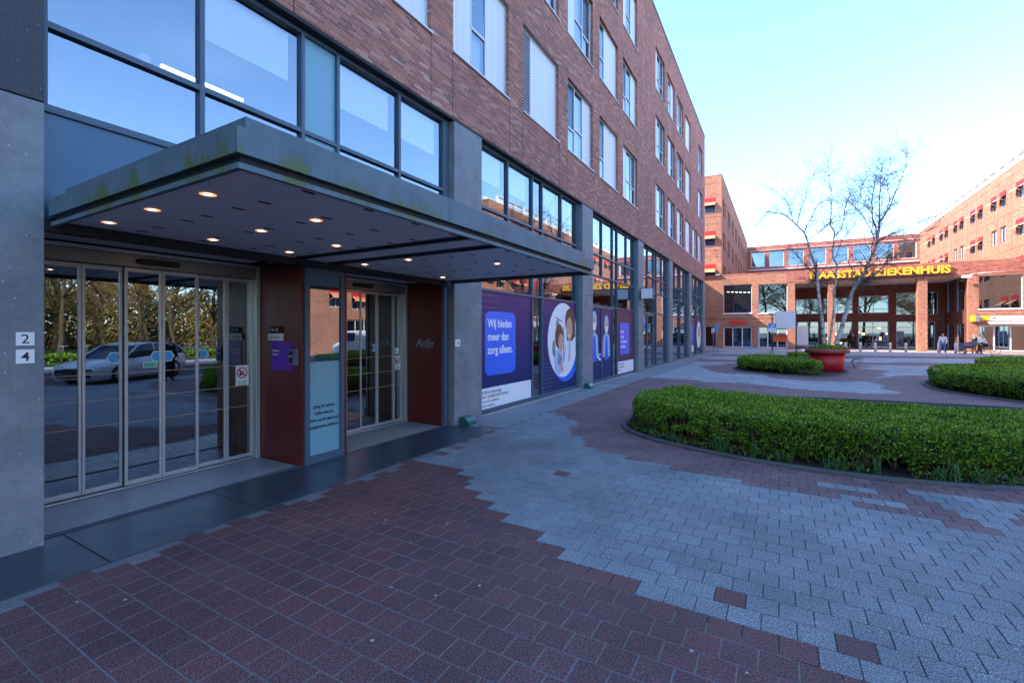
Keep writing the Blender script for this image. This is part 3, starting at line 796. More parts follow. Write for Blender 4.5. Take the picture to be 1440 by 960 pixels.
# frosted display panel between the doors
m = MB(); a, b = 3.63, 4.215
m.box(-5.10, -5.03, a, a + .065, 0, 2.52); m.box(-5.10, -5.03, b - .055, b, 0, 2.52); m.box(-5.10, -5.032, a + .065, b - .055, 0, .10); m.box(-5.10, -5.032, a + .065, b - .055, 2.37, 2.52)
o = m.build('display_panel', 'frame', B)
MB().box(-5.075, -5.062, a + .065, b - .055, .10, 2.37).build('frosted_sheet', 'frost', o)
MB().poly([(-5.05, a + .065, 1.27), (-5.05, b - .055, 1.27), (-5.05, b - .055, 2.37), (-5.05, a + .065, 2.37)]).build('pane', M['glass_door'], o)
tb = MB()
for s_, z in (('graag de entree', .685), ('vrijhouden en', .60), ('roken op de daarvoor', .515), ('aangewezen plekken', .43)):
    text_mb(s_, .062, (-5.058, 3.92, z), 'x', 'CENTER', .0008, .0008, .82, tb)
tb.build('lettering', 'text_dark', o)
# thresholds and gratings
m = MB(); m.box(XD + .05, -5.085, 1.31, 3.59, -.02, .006)
m.build('threshold', 'black', B)
m = MB(); x = XD + .09
while x < -5.12:
    m.box(x, x + .022, 1.33, 3.58, .007, .0085); x += .041
m.build('grating', 'mat', B)
m = MB(); m.box(XD + .05, -5.085, 4.285, 6.355, -.02, .008); m.build('threshold', 'sill', B)

def slider(y0, y1, posts, mid):
    zt = 2.33
    m = MB(); m.box(XD - .10, XD + .08, y0, y1, zt, 2.46, 0); m.box(XD - .02, XD + .10, y0, y1, 2.462, 2.50, 1)
    m.box(XD - .05, XD + .085, y1 - .055, y1, 0, 2.46, 1); m.box(XD - .05, XD + .03, y0, y0 + .03, 0, 2.33, 1)
    m.box(XD - .06, XD + .05, y0, y1, 0, .02, 1)
    o = m.build('sliding_door', ['alu_head', 'alu'], B, bevel=.004)
    # sensor
    yc = (y0 + y1) / 2 - .02
    q = MB()
    pts = [(yc - .17 + .03 * math.cos(t), 2.395 + .03 * math.sin(t)) for t in np.linspace(math.pi / 2, 3 * math.pi / 2, 7)] + [(yc + .17 + .03 * math.cos(t), 2.395 + .03 * math.sin(t)) for t in np.linspace(-math.pi / 2, math.pi / 2, 7)]
    q.prism(pts, 'x', XD + .081, XD + .12); q.build('motion_sensor', 'black', o)
    for i, (a, b) in enumerate(zip(posts, posts[1:])):
        xx = XD + (.03 if i % 2 == 0 else .0) if mid is None else XD + (.03 if i in mid else -.02)
        f = MB(); st = .028
        f.box(xx - .02, xx + .015, a + .002, a + st, .03, zt - .005); f.box(xx - .02, xx + .015, b - st, b - .002, .03, zt - .005)
        f.box(xx - .019, xx + .013, a + st, b - st, .03, .075); f.box(xx - .019, xx + .013, a + st, b - st, zt - .05, zt - .005)
        l_ = f.build('door_leaf', 'alu', o, bevel=.003)
        # glass with safety stripes is part of the leaf
        g_ = MB(); g_.poly([(xx, a + st, .075), (xx, b - st, .075), (xx, b - st, zt - .05), (xx, a + st, zt - .05)], 0)
        for z in (1.215, .95, .69): g_.box(xx + .001, xx + .003, a + st, b - st, z - .0035, z + .0035, 1)
        g_.build('door_glass', [M['glass_door'], 'tan'], o)
    return o
d1 = slider(1.32, 3.59, [1.36, 1.825, 2.155, 2.495, 2.865, 3.21, 3.54], (2, 3))
d2 = slider(4.29, 6.355, [4.32, 4.66, 5.0, 5.325, 5.71, 6.105, 6.49 - .19], (1, 2))
# stickers on the door glass
def sticker(d, y, z, w, h, mats, fn, name='sticker'):
    global XS
    XS = XD + (.034 if (2.16 < y < 2.86) else -.016)
    m = MB(); fn(m, y, z, w, h); m.build(name, mats, d)
XS = XD + .036
def arrow(m, y, z, w, h, dr):
    p = [(-.5, 0), (-.22, .5), (.5, .5), (.22, 0), (.5, -.5), (-.22, -.5)]
    V = [(XS, y + dr * a * w, z + b * h) for a, b in p]; m.poly(V if dr < 0 else V[::-1], 0)
    V2 = [(XS - .001, y + dr * a * w * 1.18, z + b * h * 1.18) for a, b in p]; m.poly(V2, 1)
for y, dr in ((2.08, 1), (2.44, 1), (2.56, -1), (2.95, -1)):
    sticker(d1, y, 1.375, .10, .10, ['blue_sticker', 'white'], lambda m, y, z, w, h, dr=dr: arrow(m, y, z, w, h, dr))
sticker(d1, 2.385, 1.29, .13, .06, ['green_sticker', 'white'], lambda m, y, z, w, h: (m.box(XS - .001, XS, y - w / 2, y + w / 2, z - h / 2, z + h / 2, 1), m.box(XS, XS + .001, y - w / 2 + .006, y + w / 2 - .006, z - h / 2 + .006, z + h / 2 - .006, 0)))
def nosmoke(m, y, z, w, h):
    x = XS
    m.box(x - .001, x, y - w / 2, y + w / 2, z - h / 2, z + h / 2, 0)
    c = (x + .001, y, z + h * .13); r = w * .42
    m.ring(c, r * .8, r, mi=1)
    dx = r * .64; t = r * .11
    m.poly([(x + .0025, y - dx - t, c[2] + dx - t), (x + .0025, y - dx + t, c[2] + dx + t), (x + .0025, y + dx + t, c[2] - dx + t), (x + .0025, y + dx - t, c[2] - dx - t)], 1)
    m.poly([(x + .0015, y - r * .5, c[2] - .008), (x + .0015, y + r * .45, c[2] + .012), (x + .0015, y + r * .45, c[2] + .024), (x + .0015, y - r * .5, c[2] + .006)], 2)
    m.poly([(x + .0015, y - r * .55, c[2] - r * .5), (x + .0015, y - r * .05, c[2] - r * .5), (x + .0015, y - r * .05, c[2] - r * .15), (x + .0015, y - r * .55, c[2] - .0)], 2)
    for i, s_ in enumerate(('NIET ROKEN', 'IN EN ROND', 'HET GEBOUW')): text_mb(s_, .021, (x + .0015, y, z - h * .33 - i * .024), 'x', 'CENTER', .0004, 0, .9, m, 2)
sticker(d1, 3.41, 1.085, .165, .26, ['white', 'red_sticker', 'text_dark'], nosmoke)
XS = XD + .036
sticker(d2, 6.19, 1.085, .165, .26, ['white', 'red_sticker', 'text_dark'], nosmoke)
sticker(d2, 6.17, 1.30, .13, .11, ['white', 'text_dark'], lambda m, y, z, w, h: (m.box(XS - .001, XS, y - w / 2, y + w / 2, z - h / 2, z + h / 2, 0), text_mb('1e', .05, (XS + .001, y - .03, z - .02), 'x', 'LEFT', .0004, 0, 1, m, 1)))
sticker(d2, 5.66, 1.375, .10, .10, ['blue_sticker', 'white'], lambda m, y, z, w, h: arrow(m, y, z, w, h, -1))
# lobby behind the doors
m = MB()
m.poly([(-9.4, .98, .01), (XD - .02, .98, .01), (XD - .02, 6.9, .01), (-9.4, 6.9, .01)], 1)
m.poly([(-9.4, .98, 2.6), (XD - .02, .98, 2.6), (XD - .02, 6.9, 2.6), (-9.4, 6.9, 2.6)], 0)
m.poly([(-9.38, .98, 0), (-9.38, 6.9, 0), (-9.38, 6.9, 2.6), (-9.38, .98, 2.6)], 0)
m.box(-9.3, XD - .25, .99, 1.05, 0, 2.6, 0); m.box(-9.3, XD - .12, 4.0, 4.1, 0, 2.6, 0); m.box(-9.3, XD - .25, 6.8, 6.86, 0, 2.6, 2)
m.box(XD - .40, XD - .28, 3.50, 3.95, .02, 2.6, 2); m.box(-7.2, -7.1, 5.4, 6.8, .02, 2.6, 2)
m.box(-8.9, -8.3, 1.5, 3.0, 0, .9, 3)
m.build('lobby', ['int_dark', 'int_floor', 'wood', 'int_wall'], B)

# red wall signs: purple ribbon plate, white and black plates, card reader
yS = 3.595
m = MB(); m.prism([(-5.66, 1.52), (-5.66, 1.16), (-5.20, 1.16), (-5.31, 1.335), (-5.21, 1.515), (-5.42, 1.51), (-5.45, 1.535)], 'y', yS - .008, yS - .001)
o = m.build('purple_sign', 'purple', B)
t = MB(); text_mb('Thuiszorg', .036, (-5.635, yS - .009, 1.395), 'y', 'LEFT', .0006, .0006, 1, t); text_mb('Centrum', .036, (-5.635, yS - .009, 1.35), 'y', 'LEFT', .0006, .0006, 1, t); t.build('lettering', 'text_white', o)
m = MB(); m.prism([(-5.71, 1.535), (-5.41, 1.535), (-5.385, 1.545), (-5.405, 1.575), (-5.38, 1.615), (-5.42, 1.61), (-5.42, 1.63), (-5.71, 1.625)], 'y', yS - .018, yS - .009)
o = m.build('white_sign', 'white', B); t = MB(); text_mb('Dagbesteding', .044, (-5.69, yS - .019, 1.565), 'y', 'LEFT', .0006, .0004, .9, t); t.build('lettering', plain('violet_lettering', (.2, .2, .5), .6), o)
m = MB(); m.box(-5.645, -5.44, yS - .03, yS - .019, 1.628, 1.715); o = m.build('black_sign', 'black', B)
t = MB(); text_mb('9>-17', .06, (-5.62, yS - .031, 1.65), 'y', 'LEFT', .0006, .001, 1, t); t.build('lettering', 'text_white', o)
m = MB(); m.box(-5.245, -5.11, yS - .045, yS - .001, 1.235, 1.435, 0); m.box(-5.225, -5.17, yS - .049, yS - .0455, 1.26, 1.33, 1); m.box(-5.225, -5.17, yS - .049, yS - .0455, 1.36, 1.405, 1); m.box(-5.225, -5.175, yS - .05, yS - .0455, 1.34, 1.35, 2)
m.build('card_reader', [plain('grey_plastic', (.12, .13, .2), .4), 'black', 'white'], B, bevel=.004)
# steel script letters on the second red wall
t = MB(); text_mb('Aafje', .215, (-5.69, 6.352, 1.375), 'y', 'LEFT', .006, .001, .9, t, shear=.35); t.build('lettering', 'steel', B)

# house numbers
def plate(y0, y1, z0, z1, s_, size):
    m = MB(); x = XF + .013; m.box(x, x + .006, y0, y1, z0, z1)
    o = m.build('number_plate', 'white', B)
    t = MB(); text_mb(s_, size, (x + .0065, (y0 + y1) / 2, z0 + (z1 - z0) / 2 - size * .34), 'x', 'CENTER', .0006, .0005, 1, t); t.build('lettering', 'text_dark', o)
plate(1.123, 1.222, 1.545, 1.645, '2', .098); plate(1.123, 1.222, 1.41, 1.515, '4', .098)
plate(6.50, 6.64, 1.385, 1.51, '10', .09)

# ------------------------------------------------------------------ canopy
X1, Y0c, Y1c = -2.33, 1.30, 6.40
m = MB()
def rimbox(off, z0, z1, mi, t=.05, inn=None):
    xa, ya, yb = X1 - off, Y0c + off, Y1c - off
    m.box(-4.91, xa, ya, ya + t, z0, z1, mi); m.box(xa - t, xa, ya + t, yb - t, z0, z1, mi); m.box(-4.91, xa, yb - t, yb, z0, z1, mi)
rimbox(0.0, 2.542, 2.675, 0, .06)
rimbox(.035, 2.50, 2.541, 1, .04)  # recess under the fascia, its shadow put in as black
rimbox(.012, 2.468, 2.499, 0, .03)
rimbox(.10, 2.676, 2.78, 0, .04)
m.box(-4.95, X1 - .14, Y0c + .14, Y1c - .14, 2.60, 2.72, 1)
m.box(-5.07, -4.955, 1.29, 6.42, 2.44, 2.53, 1)
for y in (3.0, 4.75): m.box(X1 - .001, X1 + .0012, y, y + .004, 2.545, 2.672, 1)
CAN = m.build('canopy', ['fascia', 'black'], B, bevel=.006)
# soffit of long boards in three fields
m = MB(); m.box(-5.98, X1 - .06, Y0c + .06, Y1c - .05, 2.545, 2.56, 1)
m.build('soffit_backing', ['fascia', 'black'], CAN)
bd = [-5.9, -5.55, -5.26, -4.79, -4.5, -4.03, -3.74, -3.32, -3.01, -2.55, X1 - .075]
fields = [(Y0c + .08, 3.40), (3.60, 3.88), (4.12, Y1c - .08)]
m = MB()
for i, (a, b) in enumerate(zip(bd, bd[1:])):
    for j, (y0, y1) in enumerate(fields):
        st = 0 if i % 2 else .45
        cuts = [y0] + [c for c in np.arange(1.42 + st, 6.4, .93) if y0 + .15 < c < y1 - .15][::2] + [y1]
        for c0, c1 in zip(cuts, cuts[1:]): m.box(max(a, -5.97) + .006, b - .006, c0 + .0025, c1 - .0025, 2.520, 2.532)
m.build('soffit', 'soffit', CAN)
for i, x in enumerate(bd[1:-1]):
    for y in np.arange(1.82 - (.0 if i % 2 else .0), 6.2, .49):
        if 3.3 < y < 4.15: continue
        MB().box(x - .014, x + .014, y, y + .085, 2.517, 2.5195).build('vent_slot', 'black', CAN)
lampm = emis('downlight_glow', (1, .62, .30), 6)
ringm = emis('downlight_halo', (1, .42, .16), .30)  # flat ring, halo around the lamp put in as weak emission
for (x, y) in [(-3.14, 1.57), (-3.88, 1.57), (-4.64, 1.58), (-4.65, 2.37), (-5.39, 2.38), (-2.42, 2.35), (-3.14, 2.36), (-3.88, 2.37), (-3.89, 3.16), (-4.65, 3.16), (-3.9, 4.22), (-4.67, 4.24), (-5.41, 5.04), (-4.69, 5.87), (-3.14, 5.04)]:
    m = MB(); m.ring((x, y, 2.5175), .048, .056, 'z'); m.ring((x, y, 2.5178), .026, .048, 'z', mi=2); m.disc((x, y, 2.5185), .026, 'z', mi=1)
    m.build('downlight', ['soffit', lampm, ringm], CAN)

# ------------------------------------------------------------------ window posters (bays 1 and 2, and a small one in bay 5)
XP = XG + .0
def film(o_, y0, y1, z0, z1, mat, name='poster'):
    return MB().box(XP - .012, XP - .004, y0, y1, z0, z1).build(name, mat, o_)
def ys(k, r_): return P0 + PW + PITCH * k + r_
def rrect(y0, y1, z0, z1, r_, x, m, mi, n=5):
    P = []
    for (cy, cz, t0) in ((y1 - r_, z1 - r_, 0), (y0 + r_, z1 - r_, 90), (y0 + r_, z0 + r_, 180), (y1 - r_, z0 + r_, 270)):
        for i in range(n + 1):
            t = math.radians(t0 + 90 * i / n); P.append((x, cy + r_ * math.cos(t), cz + r_ * math.sin(t)))
    m.poly(P, mi)
def ell(m, y, z, ry, rz, x, mi, n=18):
    m.poly([(x, y + ry * math.cos(2 * math.pi * i / n), z + rz * math.sin(2 * math.pi * i / n)) for i in range(n)], mi)
o = bays[1]; a, b = ys(1, .05), ys(1, 2.30)
m = MB(); x = XP
m.box(x - .012, x, a, b, .09, 2.46, 0)
rrect(a + .28, b - .90 + .16, .76, 2.06, .16, x + .002, m, 1)
m.poly([(x + .001, a, .09), (x + .001, b, .09), (x + .001, b, .52), (x + .001, a, .52)], 2)
for i in range(7):
    for j in range(4): ell(m, a + .08 + i * .115, 2.38 - j * .125, .010, .010, x + .0015, 3, 6)
p = m.build('poster', ['poster', 'poster_blue', 'white', 'awn_pale'], B)
t = MB()
for i, s_ in enumerate(('Wij bieden', 'meer dan', 'zorg alleen.')): text_mb(s_, .235, (x + .0035, a + .38, 1.74 - i * .27), 'x', 'LEFT', .0006, .006, .92, t)
t.build('lettering', 'text_white', p)
t = MB()
for i, (s_, z_) in enumerate((('Word dit uw toekomstige', .105), ('kantoor- / praktijkruimte? Interesse', .105), ('Meer weten over de mogelijkheden', .07), ('Bel of mail ons vandaag nog', .07))):
    text_mb(s_, z_, (x + .002, a + .06 - .0, .405 - i * .085), 'x', 'LEFT', .0004, .0004, .75, t)
t.build('lettering', 'text_dark', p)
# round photograph of a doctor and a child
a, b = ys(1, 2.88), ys(1, 5.07)
m = MB(); m.box(x - .012, x, a, b, .09, 2.46, 0)
mats = ['poster', 'white', plain('print_hair', (.12, .05, .035), .4), plain('print_skin', (.62, .36, .27), .4), plain('print_coat', (.40, .52, .74), .4), plain('print_grey', (.25, .25, .28), .4), 'poster_blue', plain('print_pink', (.7, .3, .4), .4)]
def clip(P, y1): return [(p[0], min(p[1], y1), p[2]) for p in P]
cy, cz, rr = a + 1.30, 1.42, 1.02
def ellc(cy_, cz_, ry, rz, xx, mi, n=40): m.poly(clip([(xx, cy_ + ry * math.cos(2 * math.pi * i / n), cz_ + rz * math.sin(2 * math.pi * i / n)) for i in range(n)], b), mi)
ellc(cy + .18, cz - .15, rr, .98, x + .001, 6); ellc(cy, cz, .98, 1.0, x + .002, 1)
def pl(P, xx, mi): m.poly([(x + xx, cy + q[0], cz + q[1]) for q in P], mi)
ell(m, cy - .28, cz + .10, .27, .33, x + .004, 2); ell(m, cy - .17, cz - .06, .17, .24, x + .005, 3)      # child: hair, face
ell(m, cy - .62, cz - .20, .10, .22, x + .0035, 5)
pl([(-.62, -.32), (-.3, -.22), (-.08, -.30), (-.02, -.8), (-.3, -.93), (-.55, -.78)], .0035, 4)
pl([(-.32, -.32), (-.12, -.45), (-.16, -.68), (-.38, -.62)], .0055, 5); pl([(-.3, -.6), (-.16, -.62), (.02, -.80), (-.1, -.88)], .006, 3)
ell(m, cy + .46, cz + .52, .36, .36, x + .004, 2); pl([(.16, .5), (.22, .0), (.45, -.1), (.82, .1), (.80, .5)], .0045, 2)
ell(m, cy + .40, cz + .30, .22, .32, x + .005, 3); pl([(.34, .06), (.46, .06), (.48, -.12), (.34, -.12)], .0055, 3)
pl([(.1, -.1), (.36, -.02), (.6, -.05), (.82, .1), (.86, -.42), (.60, -.76), (.2, -.9), (.02, -.6)], .006, 1)
pl([(.34, -.04), (.5, -.04), (.44, -.6), (.3, -.6)], .007, 4); pl([(.12, -.15), (.16, -.15), (.05, -.55), (0, -.55)], .0075, 7)
pl([(.30, .12), (.44, .16), (.42, .10), (.34, .07)], .0065, 1)
for dy in (.32, .48): ell(m, cy + dy, cz + .36, .025, .015, x + .0065, 2, 8)
for dy in (-.20, -.08): ell(m, cy + dy, cz - .02, .02, .013, x + .0065, 2, 8)
pl([(-.5, .62), (-.1, .52), (-.1, .48), (-.5, .58)], .003, 5); ell(m, cy - .38, cz + .42, .11, .13, x + .0035, 5); pl([(-.02, .35), (.04, .35), (.04, -.6), (-.02, -.6)], .0033, 5)
for i in range(9):
    for j in range(9):
        if i + (j - 4) * .2 < 6.5: ell(m, a + .07 + i * .1, .95 - j * .1, .009, .009, x + .0008, 1, 6)
m.build('poster', mats, B)
# bay 2: glazed double door with a printed figure, and a second text poster
a, b = ys(2, .05), ys(2, 2.30)
m = MB(); m.box(x - .012, x, a, b, .12, 2.38, 0); m.box(x - .012, x + .03, (a + b) / 2 - .04, (a + b) / 2 + .04, .06, 2.42, 8)
m.box(x - .012, x + .028, a, b, 2.39, 2.45, 8); m.box(x - .012, x + .028, a, b, .05, .115, 8)
m.box(x + .03, x + .06, (a + b) / 2 - .055, (a + b) / 2 - .035, .9, 1.4, 9)
for c0, s_ in ((a + .48, 1.0), (b - .60, .95)):
    ell(m, c0, 2.0 * s_, .22, .30, x + .002, 4); ell(m, c0, 1.88 * s_, .17, .24, x + .003, 3); m.poly([(x + .004, c0 - .17, 1.92 * s_), (x + .004, c0 + .17, 1.92 * s_), (x + .004, c0 + .12, 1.7 * s_), (x + .004, c0 - .12, 1.7 * s_)], 1)
    m.poly([(x + .002, c0 - .3, 1.5), (x + .002, c0, 1.66), (x + .002, c0 + .3, 1.5), (x + .002, c0 + .38, .8), (x + .002, c0 - .38, .8)], 4)
    m.poly([(x + .003, c0 - .1, 1.5), (x + .003, c0 + .1, 1.5), (x + .003, c0 + .2, .7), (x + .003, c0 - .2, .7)], 6)
ell(m, (a + b) / 2 - .1, .82, .22, .12, x + .005, 1); ell(m, (a + b) / 2 - .1, .84, .14, .07, x + .006, 6)
m.build('double_door', mats + ['frame', 'alu'], B)
a, b = ys(2, 2.88), ys(2, 5.05)
m = MB(); m.box(x - .012, x, a, b, .09, 2.46, 0)
rrect(a + .36, b - .62, .80, 1.98, .12, x + .002, m, 1)
m.poly([(x + .001, a, .09), (x + .001, b, .09), (x + .001, b, .55), (x + .001, a, .55)], 2)
p = m.build('poster', ['poster_warm', plain('poster_violet_blue', (.10, .14, .75), .35), 'white'], B)
t = MB()
for i, s_ in enumerate(('Betere', 'zorg is', 'van iedereen', 'toekomst.')): text_mb(s_, .16, (x + .0035, a + .45, 1.60 - i * .185), 'x', 'LEFT', .0006, .004, .95, t)
t.build('lettering', 'text_white', p)
t = MB()
for i, s_ in enumerate(('Word dit uw toekomstige', 'kantoor of praktijkruimte?', 'Meer weten')): text_mb(s_, .09, (x + .002, a + .1, .43 - i * .11), 'x', 'LEFT', .0004, 0, .8, t)
t.build('lettering', 'text_dark', p)
# bay 3: door pair; bay 5: poster
a, b = ys(3, .05), ys(3, 2.30)
m = MB(); m.box(x - .03, x + .02, (a + b) / 2 - .06, (a + b) / 2 + .06, .06, 2.45); m.box(x - .03, x + .02, a, a + .09, .06, 2.45); m.box(x - .03, x + .02, b - .09, b, .06, 2.45); m.box(x - .03, x + .02, a, b, 1.0, 1.06); m.box(x - .03, x + .021, a, b, 2.36, 2.44)
m.build('double_door', 'frame', B)
a, b = ys(5, .05), ys(5, 2.30)
m = MB(); m.box(x - .012, x, a, b, .3, 2.46, 0); rrect(a + .3, b - .7, .9, 2.1, .12, x + .002, m, 1); m.poly([(x + .001, a, .3), (x + .001, b - .6, .3), (x + .001, b - .6, .75), (x + .001, a, .75)], 2)
p = m.build('poster', ['poster', 'poster_blue', 'white'], B)
a, b = ys(5, 2.88), ys(5, 5.0)
m = MB(); m.box(x - .012, x, a, b, .3, 2.46, 0); cy, cz = a + 1.15, 1.42; ellc(cy, cz, .95, .95, x + .002, 1); ell(m, cy + .1, cz + .2, .3, .4, x + .003, 2)
m.build('poster', ['poster', 'white', mats[2], mats[3], mats[4], mats[5], 'poster_blue'], B)
# light box sign on the fourth pillar
m = MB(); m.box(-4.92, -4.82, 18.75, 18.95, 3.1, 3.25, 1); m.box(-4.86, -4.36, 18.72, 18.98, 2.94, 3.40, 1); m.box(-4.83, -4.39, 18.70, 18.719, 2.97, 3.37, 0)
m.build('sign_box', ['white', 'frame'], B, bevel=.005)

# bait boxes at pillar feet
def bait(label, y):
    t = thing('bait_box', label, 'box', (XF + .03, y, 0), 'bait boxes at the pillar feet')
    x0 = XF + .03
    m = MB(); m.prism([(x0, 0.004), (x0 + .19, .004), (x0 + .19, .06), (x0 + .12, .135), (x0, .135)], 'y', y, y + .26); m.build('body', 'green_box', t, bevel=.008)
    m = MB(); m.prism([(x0 + .192, .062), (x0 + .197, .068), (x0 + .127, .142), (x0 + .0, .142), (x0 + .0, .137), (x0 + .121, .137)], 'y', y - .006, y + .266); m.build('lid', 'green_box', t, bevel=.002)
bait('teal plastic bait box at the foot of the pillar numbered ten', 6.60)
bait('teal plastic bait box at the foot of the pillar between the poster pairs', 12.62)
# manhole / white ground plates
for (x, y, lab) in ((-4.55, 13.6, 'pale square slab set in the paving beside the printed glass doors'), (-3.1, 17.4, 'small pale plate set flush in the paving beyond the near hedge')):
    tag(MB().box(x - .25, x + .25, y - .3, y + .3, -.01, .008).build('ground_plate', 'sill', bevel=.004), lab, 'plate')

# ================================================================== PLANTER, TREES, BENCH
PX, PY = 1.70, 23.35
T = thing('planter', 'huge round red planter carrying three slim birch trees', 'planter', (PX, PY, 0))
prof = [(0, .02), (.54, .02), (.565, .04), (.625, .76), (.625, .76), (.76, .76), (.785, .78), (.785, .90), (.765, .93), (.73, .93), (.71, .90), (.71, .82), (0, .82)]
MB().lathe(prof[:5], (PX, PY), 48).build('pot', 'potred', T)
MB().lathe(prof[4:], (PX, PY), 48, 0).build('rim', ['potrim'], T)
MB().disc((PX, PY, .84), .70, 'z').build('earth', 'soil', T)
N = 2600; a = NR.rand(N) * 6.28; r_ = np.sqrt(NR.rand(N)) * .68
P = np.column_stack([PX + r_ * np.cos(a), PY + r_ * np.sin(a), .86 + NR.rand(N) * .24 * (1.1 - r_)])
gc = leafcloud(P, np.tile([0, 0, 1.0], (N, 1)), .07, 'ground_cover', None, ['leaf1', 'leaf2', 'leaf3'], [.3, .45, .25], .4)
tag(gc, 'green ground cover growing in the red planter', 'plants', kind='stuff')

f_, cx_, cy_, H_ = 650., 720., 466., 1.65
th = math.radians(30.1); cs, sn = math.cos(th), math.sin(th)
def at(u, v, d):
    l = d * (u - cx_) / f_; return Vector((l * cs - d * sn, l * sn + d * cs, H_ - (v - cy_) * d / f_))
def birch(label, base_uv, limbs, seed, ntw=70, tl=.9):
    rr_ = random.Random(seed); d0 = 19.55
    bs = at(*base_uv, d0); t = thing('birch_tree', label, 'tree', tuple(bs), 'birch trees in the red planter')
    tr = MB(); tw = MB(); allseg = []
    for li, (pts, r0, r1, dz) in enumerate(limbs):
        n = len(pts); P = []
        for i, (u, v) in enumerate(pts):
            P.append(at(u, v, d0 + dz[0] + (dz[1] - dz[0]) * i / (n - 1)))
        # smooth
        Q = []
        for i in range(len(P) - 1):
            for q in range(3): Q.append(P[i].lerp(P[i + 1], q / 3) + Vector((rr_.gauss(0, .008), rr_.gauss(0, .008), 0)) * (1 if i + q else 0))
        Q.append(P[-1]); m_ = len(Q)
        rad = [.86 * (r0 + (r1 - r0) * (i / (m_ - 1))) for i in range(m_)]
        (tr if r0 > .045 else tw).path(Q, rad, 7 if r0 > .03 else 5, cap=False)
        allseg.append((Q, rad, r0))
    def twig(p, d, L, r, depth):
        n = 4; Q = [p]; dd = d.normalized()
        for i in range(n):
            dd = (dd + Vector((rr_.gauss(0, .16), rr_.gauss(0, .16), rr_.gauss(0, .1) - .10 * i * (1 if depth else .3)))).normalized(); Q.append(Q[-1] + dd * L / n)
        tw.path(Q, [r * (1 - .75 * i / n) for i in range(n + 1)], 3, cap=False)
        if depth < 2:
            for k in range(rr_.randint(2, 4) if depth == 0 else rr_.randint(1, 3)):
                i = rr_.randint(1, n); twig(Q[i], dd + Vector((rr_.gauss(0, .7), rr_.gauss(0, .7), rr_.gauss(-.1, .45))), L * rr_.uniform(.35, .65), r * .6, depth + 1)
    for Q, rad, r0 in allseg:
        m_ = len(Q); cnt = int(ntw / len(allseg) * (1.1 if r0 < .06 else .7))
        for k in range(cnt):
            i = rr_.randint(int(m_ * .35) if r0 > .06 else 1, m_ - 1)
            if Q[i].z < 2.6: continue
            d = (Q[i] - Q[i - 1]).normalized() * .8 + Vector((rr_.gauss(0, .6), rr_.gauss(0, .6), rr_.gauss(.15, .35)))
            twig(Q[i], d, tl * rr_.uniform(.5, 1.3), max(.0075, rad[i] * .38), 0)
    tr.build('trunk', 'bark', t); tw.build('crown', 'twig', t)
birch('left birch in the red planter, its thin limbs arching far to the left', (1159.3, 484), [
    ([(1159.3, 484), (1154.7, 445), (1151, 415), (1150, 396), (1149, 381), (1143.4, 366), (1136, 340), (1130.8, 327)], .085, .035, (0, .2)),
    ([(1130.8, 327), (1115, 311), (1101, 301), (1080, 298), (1070, 306), (1066, 316)], .034, .006, (.2, -.6)),
    ([(1130.8, 327), (1135, 316), (1151, 288), (1158, 282), (1167, 281)], .028, .006, (.2, .9)),
    ([(1121, 316), (1126, 296), (1131.7, 281), (1136.7, 260), (1147, 241)], .024, .004, (.2, .5)),
    ([(1136, 338), (1150, 328), (1160, 320), (1170, 313)], .024, .006, (.2, -.8)),
    ([(1115, 311), (1113, 300), (1107, 285), (1094, 271)], .016, .004, (.1, .6)),
    ([(1146, 384), (1130, 370), (1116, 352), (1108, 349)], .026, .005, (.1, .8))], 3, 190)
birch('middle birch in the red planter, the slimmest and most upright', (1166, 484), [
    ([(1166, 484), (1171.5, 445), (1173.4, 415), (1175.3, 392), (1176.6, 372), (1170.6, 362), (1172.5, 340), (1173, 325)], .06, .03, (0, .4)),
    ([(1173, 325), (1167.5, 316), (1169, 293), (1170, 277), (1166.7, 257), (1164, 230)], .028, .004, (.4, .5)),
    ([(1173, 334), (1183, 323), (1186.7, 303), (1191.7, 285), (1197.5, 268)], .022, .004, (.4, .0)),
    ([(1175, 362), (1181, 345), (1190, 330), (1200, 318)], .018, .004, (.4, 1.2))], 5, 120)
birch('right birch in the red planter, the thickest trunk, leaning right', (1175.3, 484), [
    ([(1175.3, 484), (1183.7, 460), (1191, 433.7), (1198.7, 411), (1206, 398), (1219, 377), (1226.8, 358), (1234, 340), (1235, 327), (1236.7, 313)], .105, .042, (0, -.3)),
    ([(1234, 328), (1227.5, 308), (1225.8, 285), (1230, 257), (1235, 228)], .034, .004, (-.3, .2)),
    ([(1236.7, 313), (1236.7, 290), (1238, 262), (1240, 232)], .032, .004, (-.3, -.6)),
    ([(1237, 313), (1245, 300), (1251.7, 290), (1262.5, 262), (1270, 243), (1275, 231), (1276.7, 217)], .034, .004, (-.3, .3)),
    ([(1206, 398), (1221, 394), (1238, 379), (1248, 368), (1260, 360), (1280, 341), (1302, 326)], .055, .006, (-.2, -1.2)),
    ([(1234, 341), (1245, 334), (1256, 329), (1278, 320), (1297, 311)], .03, .006, (-.3, .8)),
    ([(1232, 343), (1224, 322), (1212, 301), (1202, 290), (1193, 285)], .024, .005, (-.3, -1.1)),
    ([(1226, 300), (1218, 290), (1210, 272), (1214, 255)], .014, .004, (-.1, .3)),
    ([(1248, 296), (1251, 280), (1247, 262), (1249, 240)], .014, .004, (-.2, .3)),
    ([(1199, 411), (1208, 404), (1214, 396)], .03, .01, (-.1, -.5))], 9, 400, 1.0)

